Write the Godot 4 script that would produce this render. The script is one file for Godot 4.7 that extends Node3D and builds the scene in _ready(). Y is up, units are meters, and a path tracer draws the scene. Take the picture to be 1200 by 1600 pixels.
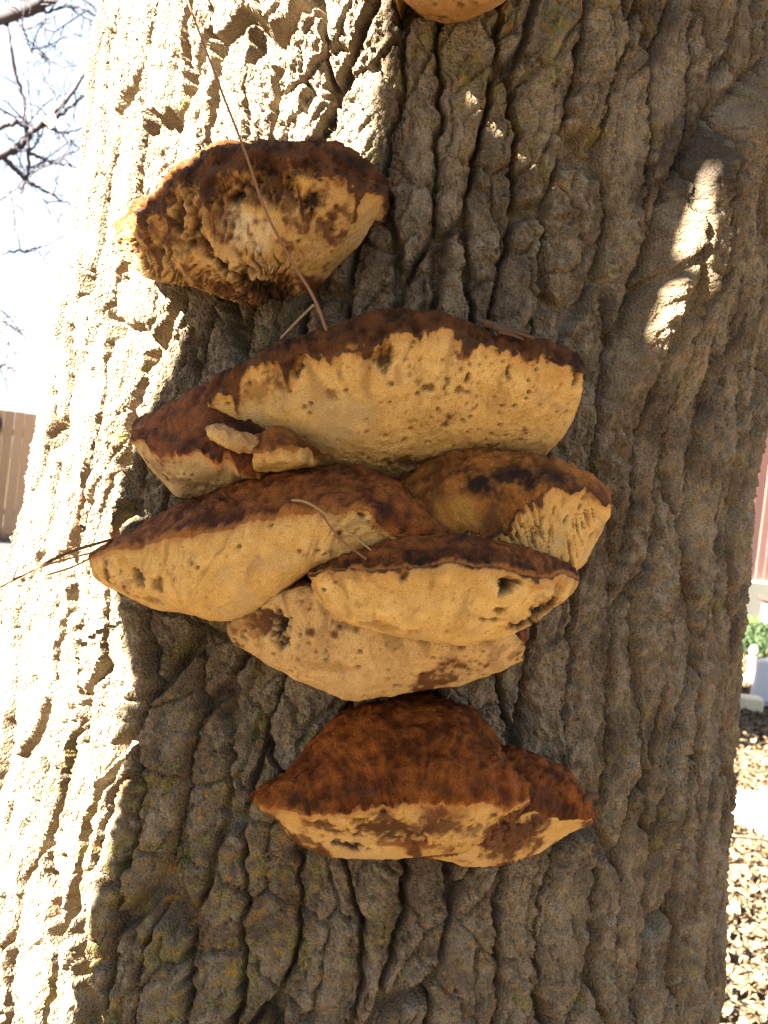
extends Node3D
# A bracket-fungus covered oak trunk in low sun. y is up, units are metres; the trunk's foot is at the origin.

const EYE := 1.25

var LOBES := {
	"F0": {"margin": 2, "rows": [
		[Vector3(-10.2,166.8,-1.5), Vector3(-8.8,167.2,-1.5), Vector3(-7.4,167.5,-1.5), Vector3(-6.0,167.9,-1.5), Vector3(-4.6,168.2,-1.5), Vector3(-3.3,168.6,-1.5), Vector3(-1.9,168.9,-1.5), Vector3(-0.4,168.8,-1.5), Vector3(1.1,168.6,-1.5), Vector3(2.6,168.4,-1.5), Vector3(4.1,168.3,-1.5), Vector3(5.6,168.1,-1.5), Vector3(7.1,168.0,-1.5)],
		[Vector3(-7.1,161.9,7.0), Vector3(-6.1,162.2,7.2), Vector3(-5.1,162.4,7.3), Vector3(-4.1,162.7,7.5), Vector3(-3.2,162.9,7.7), Vector3(-2.3,163.2,7.8), Vector3(-1.4,163.5,8.0), Vector3(-0.3,163.4,7.8), Vector3(0.7,163.3,7.7), Vector3(1.7,163.2,7.5), Vector3(2.7,163.1,7.3), Vector3(3.8,163.0,7.2), Vector3(4.9,163.0,7.0)],
		[Vector3(-6.5,160.7,8.5), Vector3(-5.5,160.9,8.7), Vector3(-4.6,161.1,8.8), Vector3(-3.7,161.3,9.0), Vector3(-2.9,161.4,9.2), Vector3(-2.0,161.6,9.3), Vector3(-1.1,161.8,9.5), Vector3(-0.2,161.8,9.3), Vector3(0.7,161.8,9.2), Vector3(1.6,161.7,9.0), Vector3(2.6,161.7,8.8), Vector3(3.5,161.7,8.7), Vector3(4.5,161.7,8.5)],
		[Vector3(-6.1,160.3,7.5), Vector3(-5.2,160.0,7.7), Vector3(-4.3,159.7,7.8), Vector3(-3.4,159.4,8.0), Vector3(-2.5,159.4,8.0), Vector3(-1.6,159.4,8.0), Vector3(-0.7,159.3,8.0), Vector3(0.2,159.5,8.0), Vector3(1.1,159.7,8.0), Vector3(1.9,159.9,8.0), Vector3(2.7,160.3,7.9), Vector3(3.5,160.7,7.7), Vector3(4.3,161.2,7.5)],
		[Vector3(-6.2,161.0,4.5), Vector3(-5.3,160.6,4.5), Vector3(-4.4,160.2,4.5), Vector3(-3.5,159.9,4.5), Vector3(-2.5,159.7,4.5), Vector3(-1.5,159.5,4.5), Vector3(-0.5,159.6,4.5), Vector3(0.5,159.8,4.5), Vector3(1.4,160.1,4.5), Vector3(2.3,160.6,4.5), Vector3(3.1,161.0,4.5), Vector3(3.9,161.5,4.5), Vector3(4.6,162.0,4.5)],
		[Vector3(-6.4,164.4,-1.5), Vector3(-5.5,164.2,-1.5), Vector3(-4.5,164.0,-1.5), Vector3(-3.5,163.8,-1.5), Vector3(-2.6,163.6,-1.5), Vector3(-1.6,163.4,-1.5), Vector3(-0.7,163.2,-1.5), Vector3(0.2,163.5,-1.5), Vector3(1.0,163.8,-1.5), Vector3(1.9,164.1,-1.5), Vector3(2.8,164.4,-1.5), Vector3(3.6,164.8,-1.5), Vector3(4.5,165.1,-1.5)],
	], "stains_and_shade": []},
	"F1": {"margin": 2, "rows": [
		[Vector3(-44.2,147.4,-1.5), Vector3(-40.7,148.4,-1.5), Vector3(-37.5,149.5,-1.5), Vector3(-34.4,150.5,-1.5), Vector3(-30.8,150.9,-1.5), Vector3(-27.4,151.3,-1.5), Vector3(-24.2,151.6,-1.5), Vector3(-20.9,151.6,-1.5), Vector3(-17.9,151.6,-1.5), Vector3(-14.9,151.6,-1.5), Vector3(-12.2,150.7,-1.5), Vector3(-9.6,149.9,-1.5), Vector3(-7.0,149.1,-1.5)],
		[Vector3(-35.8,144.1,4.0), Vector3(-31.6,145.1,5.5), Vector3(-27.1,145.5,6.8), Vector3(-25.1,146.7,7.7), Vector3(-22.3,147.5,8.3), Vector3(-19.6,148.1,9.1), Vector3(-17.0,148.1,9.4), Vector3(-14.6,148.2,9.5), Vector3(-12.3,148.3,9.5), Vector3(-10.2,148.5,9.2), Vector3(-8.2,148.3,8.7), Vector3(-6.2,147.9,7.8), Vector3(-4.6,147.2,6.5)],
		[Vector3(-34.2,143.3,5.0), Vector3(-30.0,144.1,6.5), Vector3(-25.6,144.4,8.0), Vector3(-23.6,145.6,9.1), Vector3(-20.8,146.0,9.8), Vector3(-18.1,146.3,10.6), Vector3(-15.7,146.5,11.0), Vector3(-13.6,146.6,11.0), Vector3(-11.5,146.7,11.0), Vector3(-9.6,146.8,10.7), Vector3(-7.7,146.8,10.2), Vector3(-6.0,146.6,9.1), Vector3(-4.3,146.5,7.0)],
		[Vector3(-34.2,142.7,5.0), Vector3(-28.2,142.1,7.1), Vector3(-24.5,142.4,8.3), Vector3(-21.5,142.7,9.3), Vector3(-19.0,143.1,10.0), Vector3(-16.9,143.3,10.1), Vector3(-14.8,143.4,10.2), Vector3(-12.9,143.5,10.1), Vector3(-11.0,143.5,9.9), Vector3(-9.3,143.7,9.6), Vector3(-7.5,144.1,9.0), Vector3(-5.9,144.9,8.2), Vector3(-4.4,146.0,7.0)],
		[Vector3(-34.6,142.0,4.5), Vector3(-29.4,141.1,5.7), Vector3(-25.4,140.7,6.8), Vector3(-22.0,140.5,7.7), Vector3(-19.4,140.3,8.0), Vector3(-17.1,140.2,8.2), Vector3(-14.9,140.2,8.2), Vector3(-13.0,140.4,8.0), Vector3(-11.1,140.8,7.7), Vector3(-9.4,141.5,7.3), Vector3(-7.8,142.3,6.9), Vector3(-6.3,143.4,6.5), Vector3(-4.9,144.6,6.0)],
		[Vector3(-35.4,141.6,3.5), Vector3(-31.9,140.2,3.6), Vector3(-27.9,139.4,4.0), Vector3(-24.7,139.1,4.0), Vector3(-21.6,138.7,4.0), Vector3(-18.7,138.1,4.2), Vector3(-16.0,137.9,4.2), Vector3(-13.7,138.6,4.0), Vector3(-11.6,139.3,3.5), Vector3(-9.6,140.4,3.5), Vector3(-8.1,141.8,3.8), Vector3(-6.6,143.2,4.1), Vector3(-5.4,144.7,4.5)],
		[Vector3(-40.2,143.2,-1.5), Vector3(-36.0,142.5,-1.5), Vector3(-32.3,142.0,-1.5), Vector3(-28.9,141.5,-1.5), Vector3(-25.7,141.0,-1.5), Vector3(-22.8,140.6,-1.5), Vector3(-20.0,140.5,-1.5), Vector3(-17.5,140.9,-1.5), Vector3(-15.1,141.4,-1.5), Vector3(-13.2,142.4,-1.5), Vector3(-11.7,143.6,-1.5), Vector3(-10.2,144.8,-1.5), Vector3(-8.7,145.9,-1.5)],
	], "stains_and_shade": [[Vector3(-23.2,141.9,8.5), 21.6, 25.5, "d", 0.65], [Vector3(-18.1,143.0,10.0), 28.2, 18.8, "d", 0.40], [Vector3(-15.2,144.2,10.5), 23.2, 11.1, "d", 0.60], [Vector3(-17.7,144.5,10.4), 12.2, 7.5, "k", 1.00], [Vector3(-16.2,144.2,10.5), 6.5, 5.6, "k", 1.00], [Vector3(-12.6,145.0,10.7), 18.3, 9.2, "k", 0.80], [Vector3(-9.6,144.2,10.0), 7.3, 11.0, "k", 1.00], [Vector3(-10.1,143.2,9.5), 4.6, 13.7, "d", 0.90], [Vector3(-12.5,144.7,10.6), 7.3, 13.7, "d", 0.80], [Vector3(-10.5,145.2,10.6), 7.3, 9.1, "y", 0.60], [Vector3(-20.2,144.8,10.0), 7.7, 4.8, "y", 0.40], [Vector3(-15.1,142.2,9.6), 20.9, 16.3, "p", 0.80], [Vector3(-8.8,142.8,8.6), 9.2, 6.5, "d", 0.80], [Vector3(-8.2,143.5,8.9), 7.3, 3.7, "d", 0.90], [Vector3(-17.9,139.8,7.7), 7.6, 17.2, "k", 1.00], [Vector3(-19.3,140.5,8.3), 4.8, 14.4, "d", 1.00], [Vector3(-16.4,139.2,7.0), 12.4, 10.5, "d", 1.00], [Vector3(-20.2,141.2,8.8), 6.7, 19.2, "d", 0.80], [Vector3(-15.0,138.2,5.4), 28.9, 4.8, "d", 1.00], [Vector3(-18.8,138.5,5.4), 14.7, 5.9, "d", 1.00], [Vector3(-22.3,143.2,9.2), 9.7, 19.5, "k", 0.90], [Vector3(-17.2,142.3,9.7), 1.9, 11.3, "d", 0.90], [Vector3(-14.0,143.3,10.1), 18.5, 4.6, "y", 0.40], [Vector3(-20.5,145.6,9.9), 16.4, 11.6, "k", 0.80], [Vector3(-22.2,143.0,9.2), 7.8, 24.3, "d", 0.90], [Vector3(-12.0,146.1,11.0), 32.0, 6.4, "k", 0.90], [Vector3(-6.8,146.4,9.7), 20.6, 5.5, "k", 0.80], [Vector3(-14.2,138.5,5.7), 33.6, 7.7, "k", 0.90], [Vector3(-11.6,143.9,10.1), 7.3, 13.7, "d", 0.80], [Vector3(-20.1,142.5,9.6), 5.7, 14.3, "k", 0.80], [Vector3(-26.9,141.9,7.4), 4.1, 17.3, "k", 0.80], [Vector3(-29.6,141.7,6.3), 3.1, 15.6, "d", 0.90], [Vector3(-25.2,140.8,7.0), 4.0, 15.1, "k", 0.70]]},
	"F2a": {"margin": 2, "rows": [
		[Vector3(-24.5,130.2,-1.5), Vector3(-21.0,131.9,-1.5), Vector3(-17.7,133.7,-1.5), Vector3(-14.0,135.0,-1.5), Vector3(-10.4,136.2,-1.5), Vector3(-6.7,137.3,-1.5), Vector3(-2.9,138.1,-1.5), Vector3(1.1,138.4,-1.5), Vector3(5.1,138.4,-1.5), Vector3(9.0,137.7,-1.5), Vector3(13.2,137.4,-1.5), Vector3(17.5,137.2,-1.5), Vector3(21.2,135.7,-1.5)],
		[Vector3(-18.3,131.4,7.0), Vector3(-14.8,132.5,8.6), Vector3(-11.9,133.7,9.5), Vector3(-9.5,134.8,10.0), Vector3(-6.9,135.5,10.0), Vector3(-4.6,136.6,10.0), Vector3(-2.1,137.3,10.0), Vector3(0.5,137.5,10.0), Vector3(3.1,137.3,9.9), Vector3(5.8,136.7,9.6), Vector3(8.6,136.7,9.2), Vector3(11.8,136.8,8.5), Vector3(15.2,136.3,7.0)],
		[Vector3(-17.4,130.3,8.0), Vector3(-14.5,131.8,9.3), Vector3(-11.6,133.0,10.6), Vector3(-8.9,133.6,11.1), Vector3(-6.3,133.9,11.4), Vector3(-3.9,134.6,11.5), Vector3(-1.5,135.5,11.5), Vector3(0.8,136.3,11.5), Vector3(3.3,136.4,11.3), Vector3(5.9,135.8,10.8), Vector3(8.6,135.3,10.2), Vector3(11.7,135.8,9.3), Vector3(14.9,135.3,8.0)],
		[Vector3(-17.5,129.7,7.5), Vector3(-14.2,130.3,8.5), Vector3(-11.2,130.7,9.2), Vector3(-8.4,130.9,9.7), Vector3(-5.8,131.2,10.1), Vector3(-3.4,131.6,10.2), Vector3(-1.0,132.0,10.3), Vector3(1.4,132.5,10.3), Vector3(3.8,132.9,10.2), Vector3(6.4,133.0,9.8), Vector3(9.1,133.1,9.3), Vector3(12.0,133.5,8.6), Vector3(15.4,134.2,7.5)],
		[Vector3(-17.7,129.2,6.5), Vector3(-14.4,128.7,6.8), Vector3(-11.3,128.4,7.1), Vector3(-8.4,128.2,7.4), Vector3(-5.6,128.2,7.5), Vector3(-2.9,128.5,7.5), Vector3(-0.3,128.9,7.5), Vector3(2.3,129.5,7.5), Vector3(5.0,130.0,7.4), Vector3(7.8,130.5,7.2), Vector3(10.6,131.2,6.9), Vector3(13.6,132.0,6.5), Vector3(16.0,133.4,6.5)],
		[Vector3(-17.5,128.7,5.0), Vector3(-14.8,127.9,4.2), Vector3(-11.7,127.2,3.8), Vector3(-8.6,126.4,3.6), Vector3(-5.5,126.2,3.3), Vector3(-2.3,126.2,3.1), Vector3(0.9,126.7,3.0), Vector3(4.0,127.3,3.0), Vector3(7.1,128.0,3.1), Vector3(10.3,128.7,3.2), Vector3(13.4,129.3,3.6), Vector3(15.5,130.5,4.3), Vector3(16.6,132.6,5.0)],
		[Vector3(-17.4,127.4,-1.5), Vector3(-14.1,126.3,-1.5), Vector3(-11.0,125.1,-1.5), Vector3(-7.6,124.8,-1.5), Vector3(-4.1,124.7,-1.5), Vector3(-0.7,124.6,-1.5), Vector3(2.6,125.1,-1.5), Vector3(5.9,125.6,-1.5), Vector3(9.1,126.4,-1.5), Vector3(12.3,127.3,-1.5), Vector3(15.5,128.4,-1.5), Vector3(18.4,129.8,-1.5), Vector3(20.1,131.9,-1.5)],
	], "stains_and_shade": [[Vector3(-8.7,132.8,10.9), 5.2, 13.0, "k", 0.90], [Vector3(-2.0,133.8,11.2), 5.1, 13.7, "k", 0.90], [Vector3(-2.8,134.0,11.4), 12.8, 3.4, "d", 0.80], [Vector3(-10.3,132.3,10.5), 11.4, 13.2, "d", 0.70], [Vector3(-12.7,131.2,9.4), 17.9, 11.7, "r", 0.55], [Vector3(-5.8,131.3,10.1), 6.1, 6.1, "d", 0.50], [Vector3(4.5,133.3,10.3), 1.7, 13.9, "d", 0.90], [Vector3(2.8,132.6,10.2), 1.7, 9.5, "d", 0.90], [Vector3(1.6,132.4,10.2), 5.2, 3.0, "d", 0.80], [Vector3(5.8,131.7,8.9), 1.3, 13.3, "d", 0.90], [Vector3(4.1,132.5,9.9), 4.4, 3.0, "d", 0.70], [Vector3(-1.3,132.4,10.5), 3.0, 3.0, "d", 0.80], [Vector3(11.9,134.1,8.9), 11.8, 9.1, "o", 0.50], [Vector3(-8.1,130.3,9.3), 1.8, 17.6, "d", 0.60], [Vector3(-4.1,134.3,11.5), 17.1, 3.4, "o", 0.80], [Vector3(7.7,134.0,10.1), 1.3, 10.5, "d", 0.70], [Vector3(1.1,127.4,4.5), 23.2, 5.6, "d", 0.70], [Vector3(12.4,135.6,9.1), 13.6, 2.3, "k", 0.70], [Vector3(14.2,135.2,8.3), 3.7, 9.2, "k", 0.90]]},
	"F2b": {"margin": 4, "rows": [
		[Vector3(-36.5,128.9,-1.5), Vector3(-34.4,129.3,-1.5), Vector3(-32.4,129.7,-1.5), Vector3(-30.6,130.2,-1.5), Vector3(-28.9,130.7,-1.5), Vector3(-27.3,131.2,-1.5), Vector3(-25.8,131.7,-1.5), Vector3(-24.3,132.3,-1.5), Vector3(-22.7,132.7,-1.5), Vector3(-21.1,133.1,-1.5), Vector3(-19.6,133.4,-1.5), Vector3(-18.1,133.8,-1.5), Vector3(-16.6,134.2,-1.5)],
		[Vector3(-29.0,127.7,4.0), Vector3(-27.5,128.4,4.2), Vector3(-26.0,129.0,4.3), Vector3(-24.6,129.6,4.5), Vector3(-22.9,130.1,4.8), Vector3(-21.4,130.6,5.2), Vector3(-19.9,131.2,5.5), Vector3(-18.5,131.7,5.8), Vector3(-17.2,132.1,6.1), Vector3(-15.9,132.5,6.2), Vector3(-14.7,132.9,6.3), Vector3(-13.5,133.3,6.4), Vector3(-12.3,133.7,6.5)],
		[Vector3(-26.7,127.3,6.0), Vector3(-25.0,127.5,6.4), Vector3(-23.4,127.8,6.7), Vector3(-21.9,128.1,7.0), Vector3(-20.6,128.4,7.3), Vector3(-19.3,128.7,7.6), Vector3(-18.0,129.0,7.9), Vector3(-16.9,129.3,7.9), Vector3(-16.0,129.3,7.6), Vector3(-15.0,129.4,7.3), Vector3(-14.0,129.4,7.1), Vector3(-13.1,129.5,6.8), Vector3(-12.1,129.6,6.5)],
		[Vector3(-25.9,127.0,6.7), Vector3(-23.9,127.0,7.2), Vector3(-22.1,127.0,7.7), Vector3(-20.4,127.1,8.2), Vector3(-18.8,127.1,8.6), Vector3(-17.3,127.2,9.0), Vector3(-16.0,127.2,9.3), Vector3(-14.8,127.2,9.3), Vector3(-13.7,127.1,9.3), Vector3(-12.6,127.0,9.3), Vector3(-11.6,126.9,9.0), Vector3(-10.8,126.8,8.3), Vector3(-10.0,126.7,7.5)],
		[Vector3(-25.4,126.6,7.0), Vector3(-23.3,126.4,7.6), Vector3(-21.5,126.1,8.2), Vector3(-19.7,126.0,8.8), Vector3(-18.2,126.0,9.3), Vector3(-16.7,126.0,9.7), Vector3(-15.5,125.9,9.7), Vector3(-14.4,125.7,9.7), Vector3(-13.4,125.6,9.5), Vector3(-12.5,125.4,9.1), Vector3(-11.6,125.3,8.6), Vector3(-11.0,125.4,7.3), Vector3(-10.3,125.5,6.0)],
		[Vector3(-25.6,126.1,6.0), Vector3(-23.8,125.6,6.5), Vector3(-22.1,125.1,7.0), Vector3(-20.6,124.9,7.3), Vector3(-19.1,124.7,7.5), Vector3(-17.7,124.6,7.8), Vector3(-16.6,124.6,7.5), Vector3(-15.5,124.7,7.3), Vector3(-14.5,124.7,7.0), Vector3(-13.6,124.8,6.5), Vector3(-12.6,124.9,6.0), Vector3(-11.6,125.0,5.5), Vector3(-10.6,125.1,5.0)],
		[Vector3(-26.7,125.6,4.0), Vector3(-25.6,124.9,4.0), Vector3(-24.2,124.2,4.1), Vector3(-22.8,123.6,4.3), Vector3(-21.4,123.0,4.5), Vector3(-20.1,123.1,4.3), Vector3(-18.8,123.2,4.1), Vector3(-17.5,123.4,3.9), Vector3(-16.2,123.5,3.7), Vector3(-15.0,123.7,3.6), Vector3(-13.7,123.9,3.4), Vector3(-12.4,124.0,3.2), Vector3(-11.2,124.2,3.0)],
		[Vector3(-32.3,125.5,-1.5), Vector3(-30.7,124.8,-1.5), Vector3(-29.2,124.1,-1.5), Vector3(-27.8,123.4,-1.5), Vector3(-26.2,123.2,-1.5), Vector3(-24.4,123.3,-1.5), Vector3(-22.7,123.4,-1.5), Vector3(-21.0,123.5,-1.5), Vector3(-19.4,123.7,-1.5), Vector3(-17.8,123.8,-1.5), Vector3(-16.3,123.9,-1.5), Vector3(-14.8,124.0,-1.5), Vector3(-13.3,124.1,-1.5)],
	], "stains_and_shade": [[Vector3(-18.0,124.1,6.9), 28.2, 3.8, "d", 0.40], [Vector3(-26.6,127.7,5.4), 7.0, 6.0, "o", 0.70], [Vector3(-18.3,128.7,7.9), 28.0, 14.0, "r", 0.30]]},
	"F2c": {"margin": 2, "rows": [
		[Vector3(-17.1,128.1,7.0), Vector3(-16.7,128.1,7.1), Vector3(-16.2,128.1,7.2), Vector3(-15.8,128.1,7.3), Vector3(-15.4,128.0,7.4), Vector3(-14.9,128.0,7.5), Vector3(-14.6,128.0,7.4), Vector3(-14.3,127.9,7.4), Vector3(-14.0,127.9,7.3), Vector3(-13.7,127.8,7.2), Vector3(-13.3,127.7,7.1), Vector3(-13.0,127.7,7.1), Vector3(-12.7,127.6,7.0)],
		[Vector3(-16.1,128.1,9.4), Vector3(-15.6,128.2,9.6), Vector3(-15.1,128.3,9.8), Vector3(-14.6,128.3,10.0), Vector3(-14.2,128.3,10.1), Vector3(-13.8,128.2,10.1), Vector3(-13.4,128.2,10.1), Vector3(-13.0,128.1,10.2), Vector3(-12.7,128.1,10.2), Vector3(-12.3,128.0,10.0), Vector3(-12.0,127.9,9.9), Vector3(-11.7,127.9,9.7), Vector3(-11.4,127.8,9.6)],
		[Vector3(-15.7,127.8,9.9), Vector3(-15.2,127.9,10.1), Vector3(-14.7,127.9,10.4), Vector3(-14.2,127.9,10.6), Vector3(-13.8,127.9,10.6), Vector3(-13.5,127.8,10.7), Vector3(-13.1,127.8,10.7), Vector3(-12.7,127.7,10.8), Vector3(-12.4,127.7,10.8), Vector3(-12.1,127.6,10.6), Vector3(-11.8,127.6,10.4), Vector3(-11.5,127.6,10.2), Vector3(-11.2,127.5,10.0)],
		[Vector3(-15.5,127.5,9.9), Vector3(-15.0,127.4,10.1), Vector3(-14.5,127.4,10.3), Vector3(-14.1,127.3,10.5), Vector3(-13.7,127.2,10.6), Vector3(-13.4,127.1,10.6), Vector3(-13.0,127.0,10.7), Vector3(-12.7,127.0,10.7), Vector3(-12.4,126.9,10.6), Vector3(-12.1,127.0,10.5), Vector3(-11.9,127.0,10.3), Vector3(-11.6,127.0,10.1), Vector3(-11.4,127.1,9.9)],
		[Vector3(-15.5,127.3,9.3), Vector3(-15.1,127.2,9.5), Vector3(-14.7,127.1,9.7), Vector3(-14.3,127.0,9.8), Vector3(-13.9,126.9,10.0), Vector3(-13.5,126.8,10.1), Vector3(-13.2,126.7,10.1), Vector3(-12.9,126.7,10.2), Vector3(-12.6,126.6,10.1), Vector3(-12.4,126.7,9.9), Vector3(-12.1,126.7,9.8), Vector3(-11.9,126.7,9.6), Vector3(-11.7,126.7,9.4)],
		[Vector3(-15.8,127.5,8.0), Vector3(-15.5,127.4,8.0), Vector3(-15.2,127.4,8.0), Vector3(-15.0,127.3,8.0), Vector3(-14.7,127.3,8.0), Vector3(-14.4,127.2,8.0), Vector3(-14.2,127.2,8.0), Vector3(-13.9,127.1,8.0), Vector3(-13.6,127.1,8.0), Vector3(-13.4,127.1,8.0), Vector3(-13.1,127.1,8.0), Vector3(-12.9,127.0,8.0), Vector3(-12.6,127.0,8.0)],
	], "stains_and_shade": []},
	"F2d": {"margin": 3, "rows": [
		[Vector3(-12.8,127.7,6.5), Vector3(-12.4,127.8,6.4), Vector3(-12.1,127.9,6.3), Vector3(-11.7,128.0,6.2), Vector3(-11.3,128.2,6.1), Vector3(-10.9,128.3,6.0), Vector3(-10.5,128.2,5.9), Vector3(-10.1,128.2,5.9), Vector3(-9.7,128.1,5.8), Vector3(-9.3,128.0,5.7), Vector3(-8.9,127.9,5.7), Vector3(-8.5,127.8,5.6), Vector3(-8.1,127.7,5.5)],
		[Vector3(-12.0,127.8,9.0), Vector3(-11.5,128.0,9.1), Vector3(-11.1,128.2,9.3), Vector3(-10.6,128.4,9.3), Vector3(-10.2,128.5,9.3), Vector3(-9.7,128.6,9.3), Vector3(-9.3,128.5,9.2), Vector3(-8.8,128.5,9.1), Vector3(-8.4,128.4,9.0), Vector3(-8.1,128.1,8.7), Vector3(-7.8,127.9,8.5), Vector3(-7.5,127.6,8.3), Vector3(-7.2,127.4,8.0)],
		[Vector3(-11.6,127.2,10.0), Vector3(-11.1,127.3,10.2), Vector3(-10.6,127.4,10.4), Vector3(-10.1,127.5,10.5), Vector3(-9.7,127.6,10.5), Vector3(-9.3,127.7,10.5), Vector3(-8.9,127.7,10.4), Vector3(-8.5,127.6,10.3), Vector3(-8.1,127.6,10.1), Vector3(-7.8,127.5,9.9), Vector3(-7.5,127.4,9.5), Vector3(-7.2,127.2,9.0), Vector3(-6.9,127.0,8.6)],
		[Vector3(-11.3,126.6,10.4), Vector3(-10.8,126.7,10.7), Vector3(-10.3,126.7,10.9), Vector3(-9.9,126.8,11.0), Vector3(-9.5,126.9,11.0), Vector3(-9.1,127.0,11.0), Vector3(-8.7,127.1,10.9), Vector3(-8.4,127.1,10.7), Vector3(-8.0,127.1,10.6), Vector3(-7.6,127.1,10.4), Vector3(-7.4,127.0,9.8), Vector3(-7.1,126.9,9.3), Vector3(-6.8,126.8,8.8)],
		[Vector3(-11.4,126.1,10.0), Vector3(-10.8,126.1,10.3), Vector3(-10.3,126.2,10.5), Vector3(-9.9,126.2,10.6), Vector3(-9.5,126.3,10.6), Vector3(-9.1,126.4,10.6), Vector3(-8.7,126.4,10.5), Vector3(-8.4,126.4,10.4), Vector3(-8.0,126.4,10.2), Vector3(-7.7,126.5,10.1), Vector3(-7.4,126.5,9.7), Vector3(-7.1,126.5,9.1), Vector3(-6.8,126.5,8.6)],
		[Vector3(-11.6,125.4,8.5), Vector3(-11.2,125.5,8.5), Vector3(-10.8,125.5,8.5), Vector3(-10.4,125.6,8.5), Vector3(-10.0,125.6,8.5), Vector3(-9.6,125.6,8.5), Vector3(-9.2,125.7,8.5), Vector3(-8.9,125.8,8.4), Vector3(-8.5,125.9,8.3), Vector3(-8.1,126.0,8.2), Vector3(-7.8,126.1,8.2), Vector3(-7.4,126.2,8.1), Vector3(-7.0,126.3,8.0)],
		[Vector3(-12.9,125.6,5.0), Vector3(-12.5,125.6,5.0), Vector3(-12.1,125.7,5.0), Vector3(-11.7,125.7,5.0), Vector3(-11.3,125.7,5.0), Vector3(-10.8,125.7,5.0), Vector3(-10.5,125.7,5.0), Vector3(-10.1,125.8,5.0), Vector3(-9.7,125.9,5.0), Vector3(-9.3,126.0,5.0), Vector3(-8.9,126.1,5.0), Vector3(-8.6,126.2,5.0), Vector3(-8.2,126.3,5.0)],
	], "stains_and_shade": []},
	"F3": {"margin": 3, "rows": [
		[Vector3(-37.9,117.9,-1.5), Vector3(-33.2,119.5,-1.5), Vector3(-29.0,121.0,-1.5), Vector3(-25.0,122.3,-1.5), Vector3(-21.1,123.3,-1.5), Vector3(-17.4,124.4,-1.5), Vector3(-13.7,125.2,-1.5), Vector3(-10.0,125.8,-1.5), Vector3(-6.4,126.3,-1.5), Vector3(-2.8,126.1,-1.5), Vector3(0.7,125.5,-1.5), Vector3(4.0,124.6,-1.5), Vector3(7.1,123.2,-1.5)],
		[Vector3(-30.4,117.6,5.0), Vector3(-26.3,119.3,5.7), Vector3(-22.9,120.7,6.0), Vector3(-20.2,122.3,6.0), Vector3(-17.0,123.5,6.3), Vector3(-14.0,124.5,6.7), Vector3(-11.0,125.4,7.0), Vector3(-8.1,126.1,7.4), Vector3(-5.2,126.5,7.5), Vector3(-2.4,126.5,7.5), Vector3(0.3,126.0,7.7), Vector3(2.6,124.8,8.0), Vector3(4.9,123.4,8.0)],
		[Vector3(-28.5,117.6,6.5), Vector3(-24.0,119.1,8.0), Vector3(-20.4,120.3,8.9), Vector3(-17.3,121.3,9.6), Vector3(-14.5,122.2,10.2), Vector3(-11.9,123.1,10.6), Vector3(-9.5,123.9,11.0), Vector3(-7.1,124.4,11.2), Vector3(-4.8,124.8,11.5), Vector3(-2.4,124.8,11.5), Vector3(-0.2,124.5,11.5), Vector3(2.0,123.7,11.3), Vector3(4.1,122.6,10.5)],
		[Vector3(-27.4,117.5,7.5), Vector3(-23.0,118.7,9.1), Vector3(-19.5,119.4,10.2), Vector3(-16.6,120.2,11.1), Vector3(-14.0,120.8,11.7), Vector3(-11.6,121.5,12.3), Vector3(-9.4,122.2,12.9), Vector3(-7.4,122.8,13.2), Vector3(-5.4,123.2,13.3), Vector3(-3.4,123.4,13.3), Vector3(-1.6,123.5,12.8), Vector3(0.2,122.4,11.8), Vector3(2.2,121.8,11.0)],
		[Vector3(-27.2,117.0,7.5), Vector3(-23.0,117.4,8.8), Vector3(-19.7,117.8,9.9), Vector3(-16.9,118.4,10.6), Vector3(-14.4,118.9,11.3), Vector3(-12.2,119.4,11.8), Vector3(-10.1,119.9,12.3), Vector3(-8.2,120.5,12.6), Vector3(-6.4,121.0,12.7), Vector3(-4.6,121.6,12.8), Vector3(-2.9,122.3,12.8), Vector3(-1.2,122.6,12.4), Vector3(0.5,121.8,11.0)],
		[Vector3(-27.4,116.6,7.0), Vector3(-23.6,116.1,7.9), Vector3(-20.4,116.0,8.7), Vector3(-17.5,116.2,9.3), Vector3(-14.9,116.4,10.0), Vector3(-12.6,117.0,10.5), Vector3(-10.4,117.6,11.0), Vector3(-8.6,118.5,11.4), Vector3(-6.8,119.3,11.8), Vector3(-5.0,120.0,12.0), Vector3(-3.3,120.7,12.0), Vector3(-1.5,121.1,11.5), Vector3(0.4,121.1,10.5)],
		[Vector3(-29.0,115.9,5.0), Vector3(-25.1,115.3,5.8), Vector3(-21.7,114.9,6.3), Vector3(-18.7,114.7,6.7), Vector3(-15.9,114.7,7.0), Vector3(-13.2,114.7,7.4), Vector3(-10.9,115.5,8.0), Vector3(-8.9,116.8,8.8), Vector3(-7.1,118.1,9.7), Vector3(-5.4,119.3,10.5), Vector3(-3.5,119.9,10.5), Vector3(-1.5,120.4,10.4), Vector3(0.5,120.7,10.0)],
		[Vector3(-35.3,114.9,-1.5), Vector3(-31.2,114.5,-1.5), Vector3(-27.4,114.3,-1.5), Vector3(-23.9,114.5,-1.5), Vector3(-20.6,114.5,-1.5), Vector3(-17.4,114.5,-1.5), Vector3(-14.7,115.4,-1.5), Vector3(-12.1,116.2,-1.5), Vector3(-9.5,117.0,-1.5), Vector3(-6.9,117.7,-1.5), Vector3(-4.3,118.4,-1.5), Vector3(-1.7,119.0,-1.5), Vector3(0.9,119.7,-1.5)],
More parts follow.
